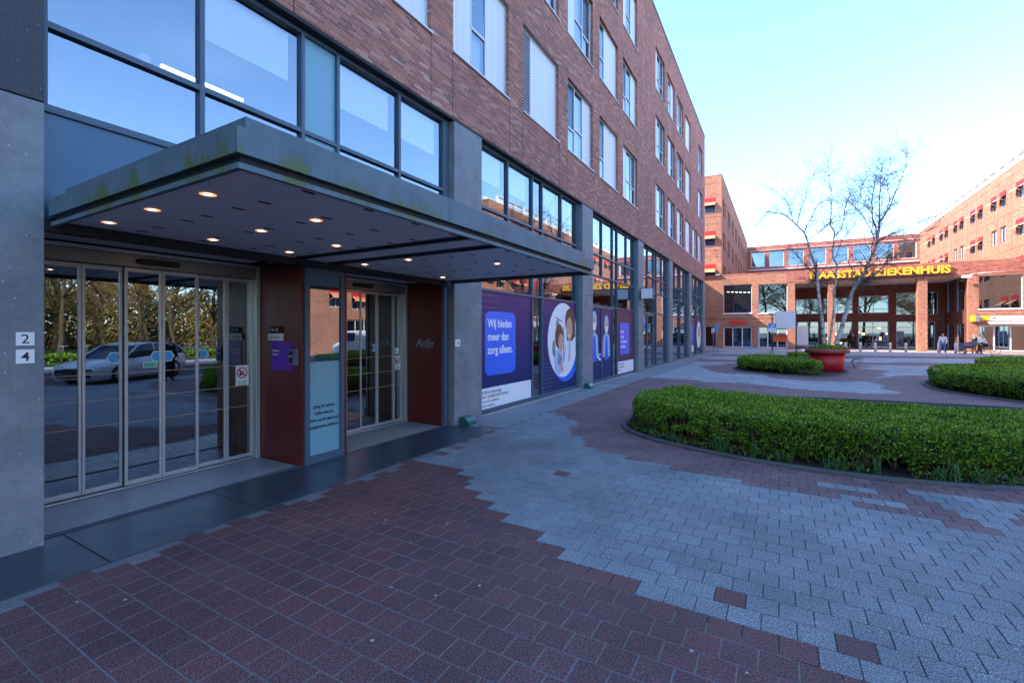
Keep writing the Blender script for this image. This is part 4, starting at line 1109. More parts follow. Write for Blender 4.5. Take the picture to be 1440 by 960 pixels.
# bench
T = thing('bench', 'low dark slatted bench with bent steel legs behind the red planter', 'bench', (2.1, 26.6, 0))
m = MB()
for k in range(6): m.box(.75, 3.3, 26.3 + k * .085, 26.37 + k * .085, .40, .435)
m.build('seat', plain('dark_slat', (.10, .10, .11), .6), T)
for x in (1.0, 2.9):
    m = MB(); m.path([(x + .1, 26.35, .39), (x - .02, 26.4, .2), (x + .12, 26.3, .0)], .02, 6); m.path([(x + .1, 26.72, .39), (x - .02, 26.7, .2), (x + .12, 26.78, .0)], .02, 6); m.path([(x + .1, 26.3, .39), (x + .1, 26.78, .39)], .02, 6)
    m.path([(x + .1, 26.4, .37), (x + .42, 26.4, .32), (x + .18, 26.4, .2)], .018, 5)
    m.build('leg', 'steel', T)

# ================================================================== HOSPITAL
def pane_set(parent, mb_frame, axis, c, op, fr_=.07, nx=1, tr=None, glassname='glass_far', mat='wframe', pname='window'):
    """framed window filling opening op on plane c (axis y faces -Y, axis x faces -X or +X)"""
    a0, a1, z0, z1 = op; m = MB()
    bx = (lambda p, q, r, s_, d0, d1: m.box(p, q, c + d0, c + d1, r, s_)) if axis == 'y' else (lambda p, q, r, s_, d0, d1: m.box(c + d0, c + d1, p, q, r, s_))
    bx(a0, a1, z0, z0 + fr_, -.03, .03); bx(a0, a1, z1 - fr_, z1, -.03, .03); bx(a0, a0 + fr_, z0 + fr_, z1 - fr_, -.03, .03); bx(a1 - fr_, a1, z0 + fr_, z1 - fr_, -.03, .03)
    for k in range(1, nx):
        a = a0 + (a1 - a0) * k / nx; bx(a - fr_ * .4, a + fr_ * .4, z0 + fr_, z1 - fr_, -.03, .03)
    if tr: bx(a0 + fr_, a1 - fr_, tr - fr_ * .4, tr + fr_ * .4, -.028, .028)
    o = m.build(pname, mat, parent)
    g_ = MB(); q = (lambda a, z: (a, c, z)) if axis == 'y' else (lambda a, z: (c, a, z))
    g_.poly([q(a0 + fr_, z0 + fr_), q(a1 - fr_, z0 + fr_), q(a1 - fr_, z1 - fr_), q(a0 + fr_, z1 - fr_)])
    g_.build('pane', glassname, o)
    return o

HB = thing('hospital_entrance_building', 'low red brick entrance building with a deep porch under big yellow letters', 'building')
YH = 50.0
HX0, HX1 = -9.5, 18.4
op_up = [(-4.85, -2.33, 3.43, 6.22), (-1.80, .60, 3.38, 6.13), (13.57, 16.05, 3.41, 6.05), (16.5, 18.2, 3.41, 6.05)]
op_gr = [(-9.0, -6.9, .06, 2.25), (-6.6, -5.45, .06, 2.25), (-4.85, -2.33, .06, 2.1), (-1.80, .60, .06, 2.12), (13.57, 18.2, .1, 2.15)]
porch = (1.20, 12.95, -.01, 6.08)
m = MB(); m.wall('y', YH, HX0, HX1, 0, 7.24, op_up + op_gr + [porch], .35, 0)
m.box(HX0, HX1, YH + .36, 92, 7.16, 7.22, 1)
m.build('wall', ['brick_far', 'roofm'], HB)
m = MB(); m.box(.5, HX1, YH - .025, YH - .002, 6.20, 7.26); m.box(HX0, .498, YH - .02, YH - .002, 7.16, 7.27)
m.build('brick_band', 'brick_red', HB)
for (x0, x1) in ((3.72, 4.27), (9.88, 10.5)):
    MB().box(x0, x1, YH + .03, YH + .65, 0, 6.085).build('porch_column', 'brick_far', HB)
MB().box(12.96, 13.5, YH - .012, YH + .3, 0, 6.19).build('porch_column', 'brick_far', HB)
# soffit, back wall and side wall of the porch
m = MB(); m.box(1.0, 13.2, YH + .36, 56.5, 6.09, 6.15); m.build('porch_ceiling', plain('porch_soffit', (.55, .46, .40), .7), HB)
bo = [(1.36, 3.42, 3.42, 4.98), (3.75, 6.2, 3.42, 4.98), (6.63, 8.98, 3.42, 5.1), (9.5, 11.0, 3.2, 5.3), (11.2, 12.5, 3.2, 5.3)]
bg_ = [(1.5, 3.4, .05, 2.65), (3.75, 6.15, .05, 2.62), (6.6, 8.95, .05, 2.62), (9.5, 12.3, .05, 2.6)]
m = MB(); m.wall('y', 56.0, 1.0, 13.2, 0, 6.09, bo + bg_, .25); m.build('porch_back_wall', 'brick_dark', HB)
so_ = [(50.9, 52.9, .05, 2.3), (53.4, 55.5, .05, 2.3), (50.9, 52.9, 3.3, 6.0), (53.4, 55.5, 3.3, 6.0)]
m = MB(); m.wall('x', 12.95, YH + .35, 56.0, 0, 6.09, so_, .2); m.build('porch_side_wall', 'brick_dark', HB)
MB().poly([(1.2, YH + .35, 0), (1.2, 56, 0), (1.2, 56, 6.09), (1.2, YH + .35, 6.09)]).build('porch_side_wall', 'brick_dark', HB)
for q in bo + bg_: pane_set(HB, None, 'y', 56.15, q, .06, 2 if q[1] - q[0] > 1.6 else 1, tr=(q[2] + .38 if q[2] > 1 else q[3] - .55), mat='steel')
for q in so_: pane_set(HB, None, 'x', 13.05, q, .05, 1, mat='steel')
for q in op_up: pane_set(HB, None, 'y', YH + .2, q, .06)
for q, nx in zip(op_gr, (2, 1, 3, 3, 5)): pane_set(HB, None, 'y', YH + .25, q, .11, nx, mat='wframe', pname='shop_front')
# rooms behind
m = MB(); m.box(HX0 + .1, 18.3, YH + 1.2 + 6, YH + 1.25 + 6, 0, 7, 0)
m.box(-9.3, 1.0, YH + 3.5, YH + 3.55, 0, 7, 0); m.box(13.3, 18.3, YH + 3.0, YH + 3.05, 0, 7, 0)
m.box(-9.3, 1.0, YH + .5, YH + 3.5, 2.6, 3.2, 1); m.box(13.3, 18.3, YH + .5, YH + 3.0, 2.6, 3.2, 1)
m.box(1.3, 12.9, 56.4, 60, 2.75, 3.1, 1)
m.build('interior', ['int_dark', 'int_ceil'], HB)
m = MB(); rr2 = random.Random(4)
for k in range(26):
    x = rr2.uniform(4.1, 8.9); z = rr2.uniform(.2, 2.2); m.box(x, x + rr2.uniform(.1, .35), 57.0, 57.1, z, z + rr2.uniform(.1, .5), rr2.choice([0, 0, 1, 2]))
m.build('lobby_display', [emis('lit_interior_glow', (1, .6, .25), 1.2), 'awn_sunlit', 'white'], HB)  # boxes glow by themselves, the lit interior is put into their material
for k in range(6):
    x = -4.6 + k * .35; MB().box(x, x + .22, YH + 1.0 + k * .35, YH + 1.06 + k * .35, 5.6, 5.64).build('ceiling_lamp', emis('lamp_glow', (1, .85, .6), 3), HB)
# yellow letters
t = MB(); text_mb('MAASSTAD ZIEKENHUIS', .86, (7.1, YH - .22, 6.40), 'y', 'CENTER', .05, .032, 1.025, t)
t.build('yellow_lettering', 'yellow', HB)
MB().box(2.3, 11.9, YH - .27, YH - .03, 6.30, 6.36).build('letter_rail', 'darkmetal', HB)
# red shop sign
t = MB(); text_mb('bruna', .62, (-3.55, YH - .06, 2.42), 'y', 'CENTER', .03, .03, 1.0, t); t.build('red_lettering', 'redletter', HB)
# yellow sign boxes and shop sign band at the right
m = MB(); m.box(13.05, 13.25, YH - .5, YH - .02, 2.42, 2.92, 0); m.box(13.26, 13.5, YH - .5, YH - .02, 2.42, 2.92, 1); m.build('sign_box', ['yellow', 'steel'], HB)
m = MB(); m.box(13.65, 18.3, YH - .10, YH - .03, 2.52, 2.86, 0); m.box(13.66, 14.15, YH - .14, YH - .101, 2.5, 2.88, 1); o = m.build('shop_sign', ['white', 'yellow'], HB)
t = MB(); text_mb('Maasstad Apotheek', .30, (14.3, YH - .104, 2.60), 'y', 'LEFT', .002, .004, 1, t); t.build('lettering', plain('grey_lettering', (.3, .25, .3), .6), o)
m = MB(); m.prism([(YH - .03, 2.48), (YH - .75, 2.24), (YH - .75, 2.19), (YH - .03, 2.40)], 'x', 14.0, 18.3); m.build('shop_canopy', plain('grey_awning', (.38, .36, .36), .7), HB)
# white bollard lamp/camera arm on the corner pillar
m = MB(); m.path([(13.3, YH - .02, 6.2), (13.3, YH - .35, 6.2), (12.95, YH - .5, 6.15)], .03, 6); m.path([(13.35, YH - .3, 6.2), (15.0, YH - .32, 6.28)], .018, 5); m.box(12.45, 13.0, YH - .62, YH - .42, 5.88, 6.08); m.build('security_camera', 'white', HB)
# ledge lines
m = MB(); m.box(HX0, 1.15, YH - .006, YH - .001, 2.86, 2.90); m.box(13.5, 18.4, YH - .006, YH - .001, 2.95, 2.98); m.build('joint_line', 'black', HB)
for q in op_up: 
    m = MB(); m.box(q[0] - .05, q[1] + .05, YH - .06, YH + .2, q[2] - .08, q[2] - .004); m.build('sill', 'white', HB)

# tall wing far left
def awn_window(parent, axis, c, sgn, a0, a1, z0, z1, awn=True):
    """window in opening; sgn = outward direction along axis"""
    m = MB()
    def bx(p, q, r, s_, d0, d1, mi):
        e0, e1 = c + sgn * d0, c + sgn * d1
        if axis == 'x': m.box(e0, e1, p, q, r, s_, mi)
        else: m.box(p, q, e0, e1, r, s_, mi)
    bx(a0, a1, z0, z0 + .06, -.2, -.15, 0); bx(a0, a1, z1 - .06, z1, -.2, -.15, 0); bx(a0, a0 + .06, z0, z1, -.2, -.149, 0); bx(a1 - .06, a1, z0, z1, -.2, -.149, 0)
    bx((a0 + a1) / 2 - .03, (a0 + a1) / 2 + .03, z0, z1, -.2, -.148, 0)
    bx(a0, a1, z0, z1, -.19, -.18, 1)
    o = m.build('window', ['wframe', 'vent'], parent)
    bx2 = MB()
    if awn:
        h = z1 - z0; zz = z1 - h * .30; m = bx2
        bx(a0 - .02, a1 + .02, zz, z1, -.03, .03, 0)
        n0, n1 = c + sgn * .03, c + sgn * .48; za, zb = zz + .02, zz - h * .22
        if axis == 'x': m.add([(n0, a0, za), (n0, a1, za), (n1, a1, zb), (n1, a0, zb)], [(0, 1, 2, 3)], 1); m.box(n1 - .02, n1 + .02, a0 - .02, a1 + .02, zb - .04, zb + .02, 2)
        else: m.add([(a0, n0, za), (a1, n0, za), (a1, n1, zb), (a0, n1, zb)], [(0, 1, 2, 3)], 1); m.box(a0 - .02, a1 + .02, n1 - .02, n1 + .02, zb - .04, zb + .02, 2)
        for e in (a0, a1):
            if axis == 'x': m.path([(n0, e, zb - .25), (n1, e, zb)], .015, 4, 2)
            else: m.path([(e, n0, zb - .25), (e, n1, zb)], .015, 4, 2)
        m.build('awning', ['awn_red', 'awn_sunlit', 'awn_pale'], o)
    return o
LW = thing('hospital_wing', 'tall brick hospital wing at the far left with red awnings on its sunlit end', 'building')
sideops = []; y = 51.3; 
while y < 89:
    for z1 in (15.1, 11.75, 8.4):
        sideops += [(y, y + 1.15, z1 - 1.75, z1), (y + 1.5, y + 2.65, z1 - 1.75, z1)]
    y += 5.0
endops = [(x, x + 2.0, z1 - 1.5, z1) for x in (-13.2, -10.4, -7.55) for z1 in (15.0, 11.68, 8.35)]
m = MB(); m.wall('x', -5.0, YH, 92, 0, 17.15, sideops, -.25); m.wall('y', YH - .01, -16, -5.0, 7.3, 17.15, endops, .25); m.wall('y', YH - .01, -16, -9.5, 0, 7.3, [], .25)
m.box(-16, -5.0 + .03, YH - .03, YH + .3, 17.16, 17.24); m.box(-5.3, -5.0 + .03, YH + .3, 92, 17.16, 17.24); m.box(-16, -5.3, YH + .3, 92, 17.1, 17.15)
m.poly([(-16, YH, 0), (-16, 92, 0), (-16, 92, 17.1), (-16, YH, 17.1)])
m.build('wall', 'brick_far', LW)
m = MB()
for z in (16.4, 13.05, 9.7, 12.4, 9.05): m.box(-16, -4.997, YH - .014, YH - .011, z, z + .03); m.box(-5.0, -4.997, YH, 92, z, z + .02)
m.build('joint_line', 'brick_dark', LW)
for q in endops: awn_window(LW, 'y', YH, -1, *q, True)
for q in sideops: awn_window(LW, 'x', -5.0, 1, *q, False)
# link that throws its shadow on the entrance building
LK = MB(); LK.box(-16, -8.8, 37.7, 49.9, 0, 8.4); tag(LK.build('link_building', 'brick_far'), 'low brick link hidden behind the far end of the long brick building', 'building')

# back wing beyond the entrance building
BW = thing('hospital_back_wing', 'distant brick wing with a row of square blue windows above the entrance building', 'building')
bops = [(-4.45, -2.25, 12.95, 15.55), (-1.65, .6, 12.9, 15.55), (1.2, 3.5, 12.85, 15.55), (4.3, 6.6, 12.85, 15.55), (7.3, 9.6, 12.85, 15.5), (10.15, 12.5, 12.85, 15.5), (13.1, 15.35, 12.9, 15.45), (15.9, 18.1, 12.9, 15.45)]
m = MB(); m.wall('y', 92, -5, 18.4, 0, 16.45, bops, .3); m.box(-5, 18.4, 91.97, 110, 16.46, 16.56); m.build('wall', 'brick_red', BW)
for q in bops: pane_set(BW, None, 'y', 92.2, q, .1, 1)
m = MB(); m.box(-4.9, 18.3, 91.6, 91.98, 12.3, 12.45); m.box(-4.9, 18.3, 91.85, 91.99, 15.75, 15.8); m.build('ledge', 'white', BW)
m = MB(); m.box(-4.9, 18.3, 94, 94.1, 11.5, 16, 0); m.build('interior', 'int_wall', BW)

# right wing, face towards -X
RW = thing('hospital_wing', 'long sunlit orange brick wing at the right with red awnings and white roof screens', 'building')
XR = 18.4; rops = []; pairs = []
k = 0
for yc in (57.28, 63.08, 68.84, 74.67, 80.4, 86.1, 51.5, 45.7, 40.6, 34.1, 28.3, 22.5):
    pairs.append(yc)
    for z1 in (15.0, 11.65, 8.3, 4.95):
        for y0 in (yc + .03, yc - 2.15 + .0):
            if y0 < 21.2 or (z1 > 14 and y0 < 46): continue
            rops.append((y0, y0 + 1.42, z1 - 1.5, z1))
bigops = [(y0, y0 + 4.2, .1, 2.6) for y0 in (24.5, 30, 36.5, 46)]
m = MB(); m.wall('x', XR, 44.0, 92, 0, 16.6, [q for q in rops + bigops if q[0] > 44], .25); m.wall('x', XR, 21.0, 44, 0, 12.7, [q for q in rops + bigops if q[1] < 44], .25); m.poly([(XR, 21, 0), (22.4, 21, 0), (22.4, 21, 12.7), (XR, 21, 12.7)]); m.poly([(XR, 44, 12.7), (34, 44, 12.7), (34, 44, 16.6), (XR, 44, 16.6)]); m.box(XR - .03, 34, 43.98, 92, 16.61, 16.70); m.box(XR - .03, 22.43, 20.98, 43.97, 12.71, 12.8); m.build('wall', 'brick_far', RW)
m = MB()
for z in (15.9, 12.55, 9.2): m.box(XR - .004, XR - .001, 44.2 if z > 13 else 21, 92, z, z + .035)
for yc in pairs:
    zt_ = 16.5 if yc > 48 else 12.5; m.box(XR - .004, XR - .001, yc - .38, yc - .34, 7, zt_); m.box(XR - .0045, XR - .0015, yc + 2.4, yc + 2.44, 7, zt_)
m.build('joint_line', 'brick_dark', RW)
noawn = {(63.08, 11.65), (74.67, 11.65), (62.0, 8.3)}
for q in rops:
    aw = not any(abs(q[0] - p[0]) < 2.5 and abs(q[3] - p[1]) < .1 for p in noawn) and not (R.random() < .12 and q[0] < 50)
    awn_window(RW, 'x', XR, -1, *q, aw)
for q in bigops: pane_set(RW, None, 'x', XR + .15, q, .1, 4, pname='shop_front')
m = MB(); y = 46
while y < 91:
    m.box(XR + .25, XR + .45, y, y + .55, 16.7, 17.62, 0); m.box(XR + .33, XR + .36, y + .55, y + 2.2, 16.72, 17.45, 1); y += 2.2
m.box(XR + .2, XR + .5, 46, 91, 17.62, 17.70, 0); m.build('roof_screen', ['white', 'wframe'], RW)
MB().box(XR + 1.5, XR + 1.55, 21.2, 91.8, 0, 12.6, 0).build('interior', 'int_dark', RW)
MB().box(23, 31, 50, 64, 16.72, 19.2).build('plant_room', 'white', RW)

# ================================================================== FAR STREET FURNITURE
def fyX(u, Y):
    r = (u - cx_) / f_; return (r * Y * cs - Y * sn) / (cs + r * sn)
first = None
labs = {1210: 'pale bollard left of the main hospital doors', 1231: 'pale bollard right in front of the main hospital doors'}
bl = [1189.4, 1210, 1231, 1252, 1274, 1320, 1344, 1357]
for u in bl:
    if first is None:
        first = thing('bollard', '', 'bollard', group='pale bollards in front of the hospital porch')
        MB().lathe([(0, 0), (.085, 0), (.085, .74), (.075, .76), (0, .76)], (0, 0), 14).build('post', plain('bollard_concrete', (.62, .55, .50), .7), first)
        MB().lathe([(.086, .62), (.089, .62), (.089, .67), (.086, .67)], (0, 0), 14).build('collar', 'wframe', first); t = first
    else: t = copy_tree(first)
    t['label'] = ORD[bl.index(u)] + ' pale concrete bollard from the left before the hospital porch'
    place(t, fyX(u, 47.3), 47.3)
def person(label, x, y, rz, J, cl, sit=False, h=1.75, bag=None, z=0):
    """J: overrides of joint positions; cl: colours hair/top/legs/shoes"""
    t = thing('person', label, 'person')
    k = h / 1.75 / S
    j = dict(pelvis=(0, 0, .95), spine=(0, 0, 1.15), chest=(0, 0, 1.35), neck=(0, 0, 1.5), head=(0, .02, 1.60), crown=(0, .03, 1.70),
             hipl=(.1, 0, .9), kneel=(.11, .08, .5), anklel=(.11, 0, .09), toel=(.12, .16, .04),
             hipr=(-.1, 0, .9), kneer=(-.11, .08, .5), ankler=(-.11, -.1, .09), toer=(-.12, .06, .04),
             shl=(.19, 0, 1.42), ell=(.24, -.02, 1.14), wrl=(.25, .12, .93), hal=(.25, .17, .85),
             shr=(-.19, 0, 1.42), elr=(-.24, -.02, 1.14), wrr=(-.25, .12, .93), har=(-.25, .17, .85))
    j.update(J)
    def skin(chain, rad, name, mat):
        names = []; edges = []
        for c in chain:
            for a_, b_ in zip(c, c[1:]):
                for q in (a_, b_):
                    if q not in names: names.append(q)
                e = (names.index(a_), names.index(b_))
                if e not in edges: edges.append(e)
        me = bpy.data.meshes.new('s'); me.from_pydata([Vector(j[q]) * k * S for q in names], edges, [])
        o = bpy.data.objects.new('s', me); COL.objects.link(o)
        md = o.modifiers.new('skin', 'SKIN'); md.use_smooth_shade = True
        for i, q in enumerate(names):
            rr_ = rad.get(q, .06) * k * S; me.skin_vertices[0].data[i].radius = (rr_, rr_)
        me.skin_vertices[0].data[0].use_root = True
        o.modifiers.new('sub', 'SUBSURF').levels = 1
        bpy.context.view_layer.update()
        nm = bpy.data.meshes.new_from_object(o.evaluated_get(bpy.context.evaluated_depsgraph_get()))
        bpy.data.objects.remove(o); nm.materials.clear(); nm.materials.append(mat); nm.name = name
        q = bpy.data.objects.new(name, nm); COL.objects.link(q); q.parent = t; return q
    spine = ['pelvis', 'spine', 'chest', 'neck', 'head', 'crown']
    ch = [spine, ['pelvis', 'hipl', 'kneel', 'anklel', 'toel'], ['pelvis', 'hipr', 'kneer', 'ankler', 'toer'], ['chest', 'shl', 'ell', 'wrl', 'hal'], ['chest', 'shr', 'elr', 'wrr', 'har']]
    br = dict(pelvis=.13, spine=.115, chest=.13, neck=.05, head=.085, crown=.07, hipl=.085, hipr=.085, kneel=.06, kneer=.06, anklel=.04, ankler=.04, toel=.035, toer=.035, shl=.05, shr=.05, ell=.038, elr=.038, wrl=.03, wrr=.03, hal=.035, har=.035)
    skin(ch, br, 'body', M['skin'])
    skin([['pelvis', 'spine', 'chest'], ['chest', 'shl', 'ell', 'wrl'], ['chest', 'shr', 'elr', 'wrr']], {q: v + .022 for q, v in br.items()}, 'jacket', cl[1])
    skin([['pelvis', 'hipl', 'kneel', 'anklel'], ['pelvis', 'hipr', 'kneer', 'ankler']], {q: v + .016 for q, v in br.items()}, 'trousers', cl[2])
    j['h1'] = tuple(Vector(j['head']) + Vector((0, -.03, .03))); j['h2'] = tuple(Vector(j['crown']) + Vector((0, -.035, .015)))
    skin([['h1', 'h2']], {'h1': .08, 'h2': .075}, 'hair', cl[0])
    for sd_ in ('l', 'r'): skin([['ankle' + sd_, 'toe' + sd_]], {'ankle' + sd_: .048, 'toe' + sd_: .045}, 'shoe', cl[3])
    if bag is not None:
        b = MB(); c = Vector(j['chest']); b.box((c.x - .16) * k, (c.x + .16) * k, (c.y - .30) * k, (c.y - .14) * k, (c.z - .32) * k, (c.z + .14) * k)
        q = b.build('backpack', bag, None, bevel=.03); q.parent = t
    place(t, x, y, z, rz); return t
def pc(n, c): return plain(n, c, .8, var=.1)
hair_d, hair_l = pc('dark_hair', (.04, .03, .025)), pc('fair_hair', (.45, .32, .2))
shoe = pc('shoe', (.03, .03, .03)); jean = pc('blue_jeans', (.08, .16, .34))
# camera sits roughly at -Y/+X of these figures
wk = dict(kneel=(.11, .16, .52), anklel=(.11, .28, .12), toel=(.12, .44, .09), kneer=(-.11, .02, .5), ankler=(-.11, -.26, .12), toer=(-.12, -.12, .04))
person('walking person in white top and jeans carrying a blue backpack', fyX(1326, 44.2), 44.2, math.radians(150), wk, (pc('grey_hair', (.6, .5, .45)), pc('white_top', (.7, .66, .66)), jean, pc('white_shoe', (.7, .7, .7))), bag=pc('blue_backpack', (.03, .12, .40)))
person('person in a dark top and jeans reading in the shop doorway under the red letters', -3.6, YH + .6, math.radians(170), dict(ell=(.26, .05, 1.15), wrl=(.1, .28, 1.2), hal=(.05, .33, 1.24), elr=(-.26, .05, 1.15), wrr=(-.1, .28, 1.2), har=(-.05, .33, 1.24)), (hair_d, pc('black_top', (.015, .015, .02)), jean, shoe))
person('person in dark clothes standing inside the glazed hospital doors', 6.1, 55.0, math.radians(10), {}, (hair_d, pc('black_coat', (.01, .01, .014)), pc('black_trousers', (.01, .01, .012)), shoe))
person('person in dark clothes walking by the right hospital door', 7.3, 54.6, math.radians(60), wk, (hair_d, pc('dark_coat', (.02, .018, .02)), pc('dark_trousers', (.012, .012, .015)), shoe))
xa = fyX(1377, 46.2)
person('person in dark green jacket standing behind the yellow cargo bike', fyX(1370.5, 47.2), 47.2, math.radians(120), {}, (hair_l, pc('green_jacket', (.05, .08, .06)), pc('grey_trousers', (.15, .15, .17)), shoe), h=1.68)
person('person in a cream coat and lilac cap leaning over the yellow cargo bike', fyX(1377.5, 46.9), 46.9, math.radians(-60), dict(chest=(0, .12, 1.33), neck=(0, .18, 1.46), head=(0, .22, 1.56), crown=(0, .25, 1.66), shl=(.19, .12, 1.4), shr=(-.19, .12, 1.4), ell=(.22, .2, 1.14), elr=(-.22, .2, 1.14), wrl=(.18, .38, 1.02), wrr=(-.18, .38, 1.02), hal=(.16, .46, 1.0), har=(-.16, .46, 1.0)), (pc('lilac_cap', (.5, .42, .6)), pc('cream_coat', (.75, .68, .58)), pc('dark_trousers_b', (.1, .1, .12)), shoe))
sit = dict(pelvis=(0, 0, .78), spine=(0, .03, .98), chest=(0, .10, 1.18), neck=(0, .14, 1.32), head=(0, .17, 1.42), crown=(0, .19, 1.52), hipl=(.1, .03, .76), hipr=(-.1, .03, .76), kneel=(.12, .42, .62), kneer=(-.12, .38, .50), anklel=(.12, .34, .22), ankler=(-.12, .26, .10), toel=(.12, .5, .18), toer=(-.12, .42, .06),
           shl=(.19, .10, 1.24), shr=(-.19, .10, 1.24), ell=(.22, .26, 1.04), elr=(-.22, .26, 1.04), wrl=(.2, .5, .98), wrr=(-.2, .5, .98), hal=(.2, .57, .97), har=(-.2, .57, .97))
BX, BY = fyX(1386, 46.0), 46.0
rz_b = math.radians(85)
person('person in a white coat and black trousers seated on the yellow cargo bike', BX, BY, rz_b, sit, (pc('dark_grey_hair', (.25, .22, .2)), pc('white_coat', (.78, .74, .72)), pc('black_trousers_b', (.02, .02, .03)), shoe))
# cargo bike (frame yellow, dark hood), facing -X
T = thing('cargo_bike', 'yellow cargo bike with a dark hooded box, ridden by the person in white', 'bike')
def wheel(cx0, cz0, r, y, parent, name='wheel'):
    m = MB(); n = 20
    for k in range(n):
        t0, t1 = 2 * math.pi * k / n, 2 * math.pi * (k + 1) / n
        m.path([(cx0 + r * math.cos(t0), y, cz0 + r * math.sin(t0)), (cx0 + r * math.cos(t1), y, cz0 + r * math.sin(t1))], .016, 5, cap=False)
    for k in range(6):
        t0 = math.pi * k / 6; m.path([(cx0 - r * math.cos(t0), y, cz0 - r * math.sin(t0)), (cx0 + r * math.cos(t0), y, cz0 + r * math.sin(t0))], .003, 3, 1, cap=False)
    return m.build(name, ['black', 'steel'], parent)
wheel(.45, .28, .28, 0, T); wheel(-1.25, .2, .2, -.25, T); wheel(-1.25, .2, .2, .25, T)
m = MB(); m.path([(.45, 0, .28), (.1, 0, .3), (-.35, 0, .75)], .028, 6); m.path([(.1, 0, .3), (.12, 0, .62)], .025, 6); m.path([(.1, 0, .3), (-.9, 0, .22), (-1.25, 0, .2)], .03, 6); m.path([(-1.25, -.25, .2), (-1.25, .25, .2)], .02, 6); m.path([(-.35, 0, .75), (-.42, 0, .9)], .02, 6); m.path([(-.42, -.25, .92), (-.42, .25, .92)], .016, 6); m.path([(-.35, 0, .75), (-.8, 0, .3)], .025, 6)
m.build('frame', plain('yellow_frame', (.75, .40, .01), .4), T)
m = MB(); m.box(.0, .26, -.07, .07, .62, .67); m.build('saddle', 'black', T, bevel=.02)
m = MB(); m.prism([(-1.3, .40), (-.7, .40), (-.6, .66), (-1.35, .66)], 'y', -.26, .26); m.build('cargo_box', plain('dark_box', (.06, .06, .09), .7), T, bevel=.02)
m = MB(); m.prism([(-1.45, .69), (-.55, .69), (-.6, .98), (-1.0, .86)], 'y', -.25, .25); m.build('hood', plain('dark_hood', (.1, .1, .14), .7), T, bevel=.03)
place(T, BX + .05, BY + .0, 0, math.radians(-5))

# lamp post, signs, panels on the left of the square
def pole(m, x, y, z1, r=.03, mi=0): m.path([(x, y, 0), (x, y, z1)], r, 8, mi)
lx, ly = fyX(1086, 39.3), 39.3
T = thing('street_lamp', 'dark lamp post with a flat flared head left of the white signboard', 'lamp', (lx, ly, 0))
m = MB(); pole(m, lx, ly, 2.75, .045); m.build('post', 'darkmetal', T)
m = MB(); m.lathe([(.05, 2.72), (.07, 2.8), (.24, 2.96), (.25, 3.0), (0, 3.02)], (lx, ly), 16); m.build('lamp_head', 'wframe', T)
MB().box(lx - .2, lx + .15, ly - .1, ly + .1, 0, .25).build('foot', 'sill', T, bevel=.01)
T = thing('traffic_sign', 'square blue and white sign fixed to the dark lamp post', 'sign', (lx, ly, 0))
m = MB(); m.box(lx - .26, lx + .26, ly - .09, ly - .05, 1.62, 2.27); m.build('sign_plate', 'white', T)
m = MB(); m.box(lx - .25, lx + .25, ly - .096, ly - .091, 1.92, 2.26); m.poly([(lx - .12, ly - .098, 2.0), (lx + .02, ly - .098, 1.98), (lx + .16, ly - .098, 2.18), (lx + .1, ly - .098, 2.2)], 1); m.build('blue_field', ['blue_sticker', 'white'], T)
ox, oy = fyX(1096, 42), 42.0
T = thing('information_board', 'orange information board on two thin legs beside the lamp post', 'sign', (ox, oy, 0))
m = MB(); m.box(ox - .55, ox + .55, oy - .03, oy + .03, .85, 1.18); m.build('board', plain('orange_red_board', (.75, .13, .02), .5), T)
m = MB(); m.box(ox - .55, ox + .55, oy - .05, oy + .05, 1.19, 1.40); m.build('header', plain('brick_red_header', (.55, .09, .05), .5), T)
for s_ in (-.5, .5): MB().path([(ox + s_, oy, 0), (ox + s_, oy, 1.4)], .025, 6).build('leg', 'wframe', T)
sx, sy = fyX(1119, 40.5), 40.5
T = thing('signboard', 'large blank white signboard on a dark post in front of the hospital', 'sign', (sx, sy, 0))
m = MB(); m.box(sx - 1.33, sx - .02, sy - .05, sy + .05, 1.90, 3.15); m.build('board', 'white', T)
m = MB(); m.path([(sx + .03, sy, 0), (sx + .03, sy, 3.15)], .04, 8); m.build('post', 'darkmetal', T)
px_, py_ = fyX(1128, 53), 53.0
T = thing('notice_panel', 'white standing panel inside the porch behind the signboard', 'panel', (px_, py_, 0))
MB().box(px_ - .65, px_ + .5, py_ - .03, py_ + .03, .35, 2.2).build('panel', 'white', T)
MB().box(px_ - .6, px_ - .55, py_ - .02, py_ + .02, 0, .35).build('leg', 'steel', T); MB().box(px_ + .4, px_ + .45, py_ - .02, py_ + .02, 0, .35).build('leg', 'steel', T)
for u, lab, zz in ((1008.5, 'thin steel sign post with a small blue sign near the shop', 2.3), (1003, 'thin steel post nearest the end of the long brick building', 2.0)):
    x = fyX(u, 40); T = thing('sign_post', lab, 'sign', (x, 40, 0)); m = MB(); pole(m, x, 40, zz, .025); m.build('post', 'steel', T)
    m = MB(); m.prism([(x - .13, zz - .5), (x + .13, zz - .4), (x + .13, zz - .05), (x - .13, zz - .12)], 'y', 39.93, 39.96); m.build('sign_plate', 'blue_sticker' if u > 1005 else 'wframe', T)
# blue crate by the shop wall
x = fyX(1060, 49.4); tag(MB().box(x - .5, x + .3, 49.2, 49.6, 0, .16).build('crate', 'blue_sticker', bevel=.02), 'low blue crate against the brick pier right of the shop doorway', 'crate')

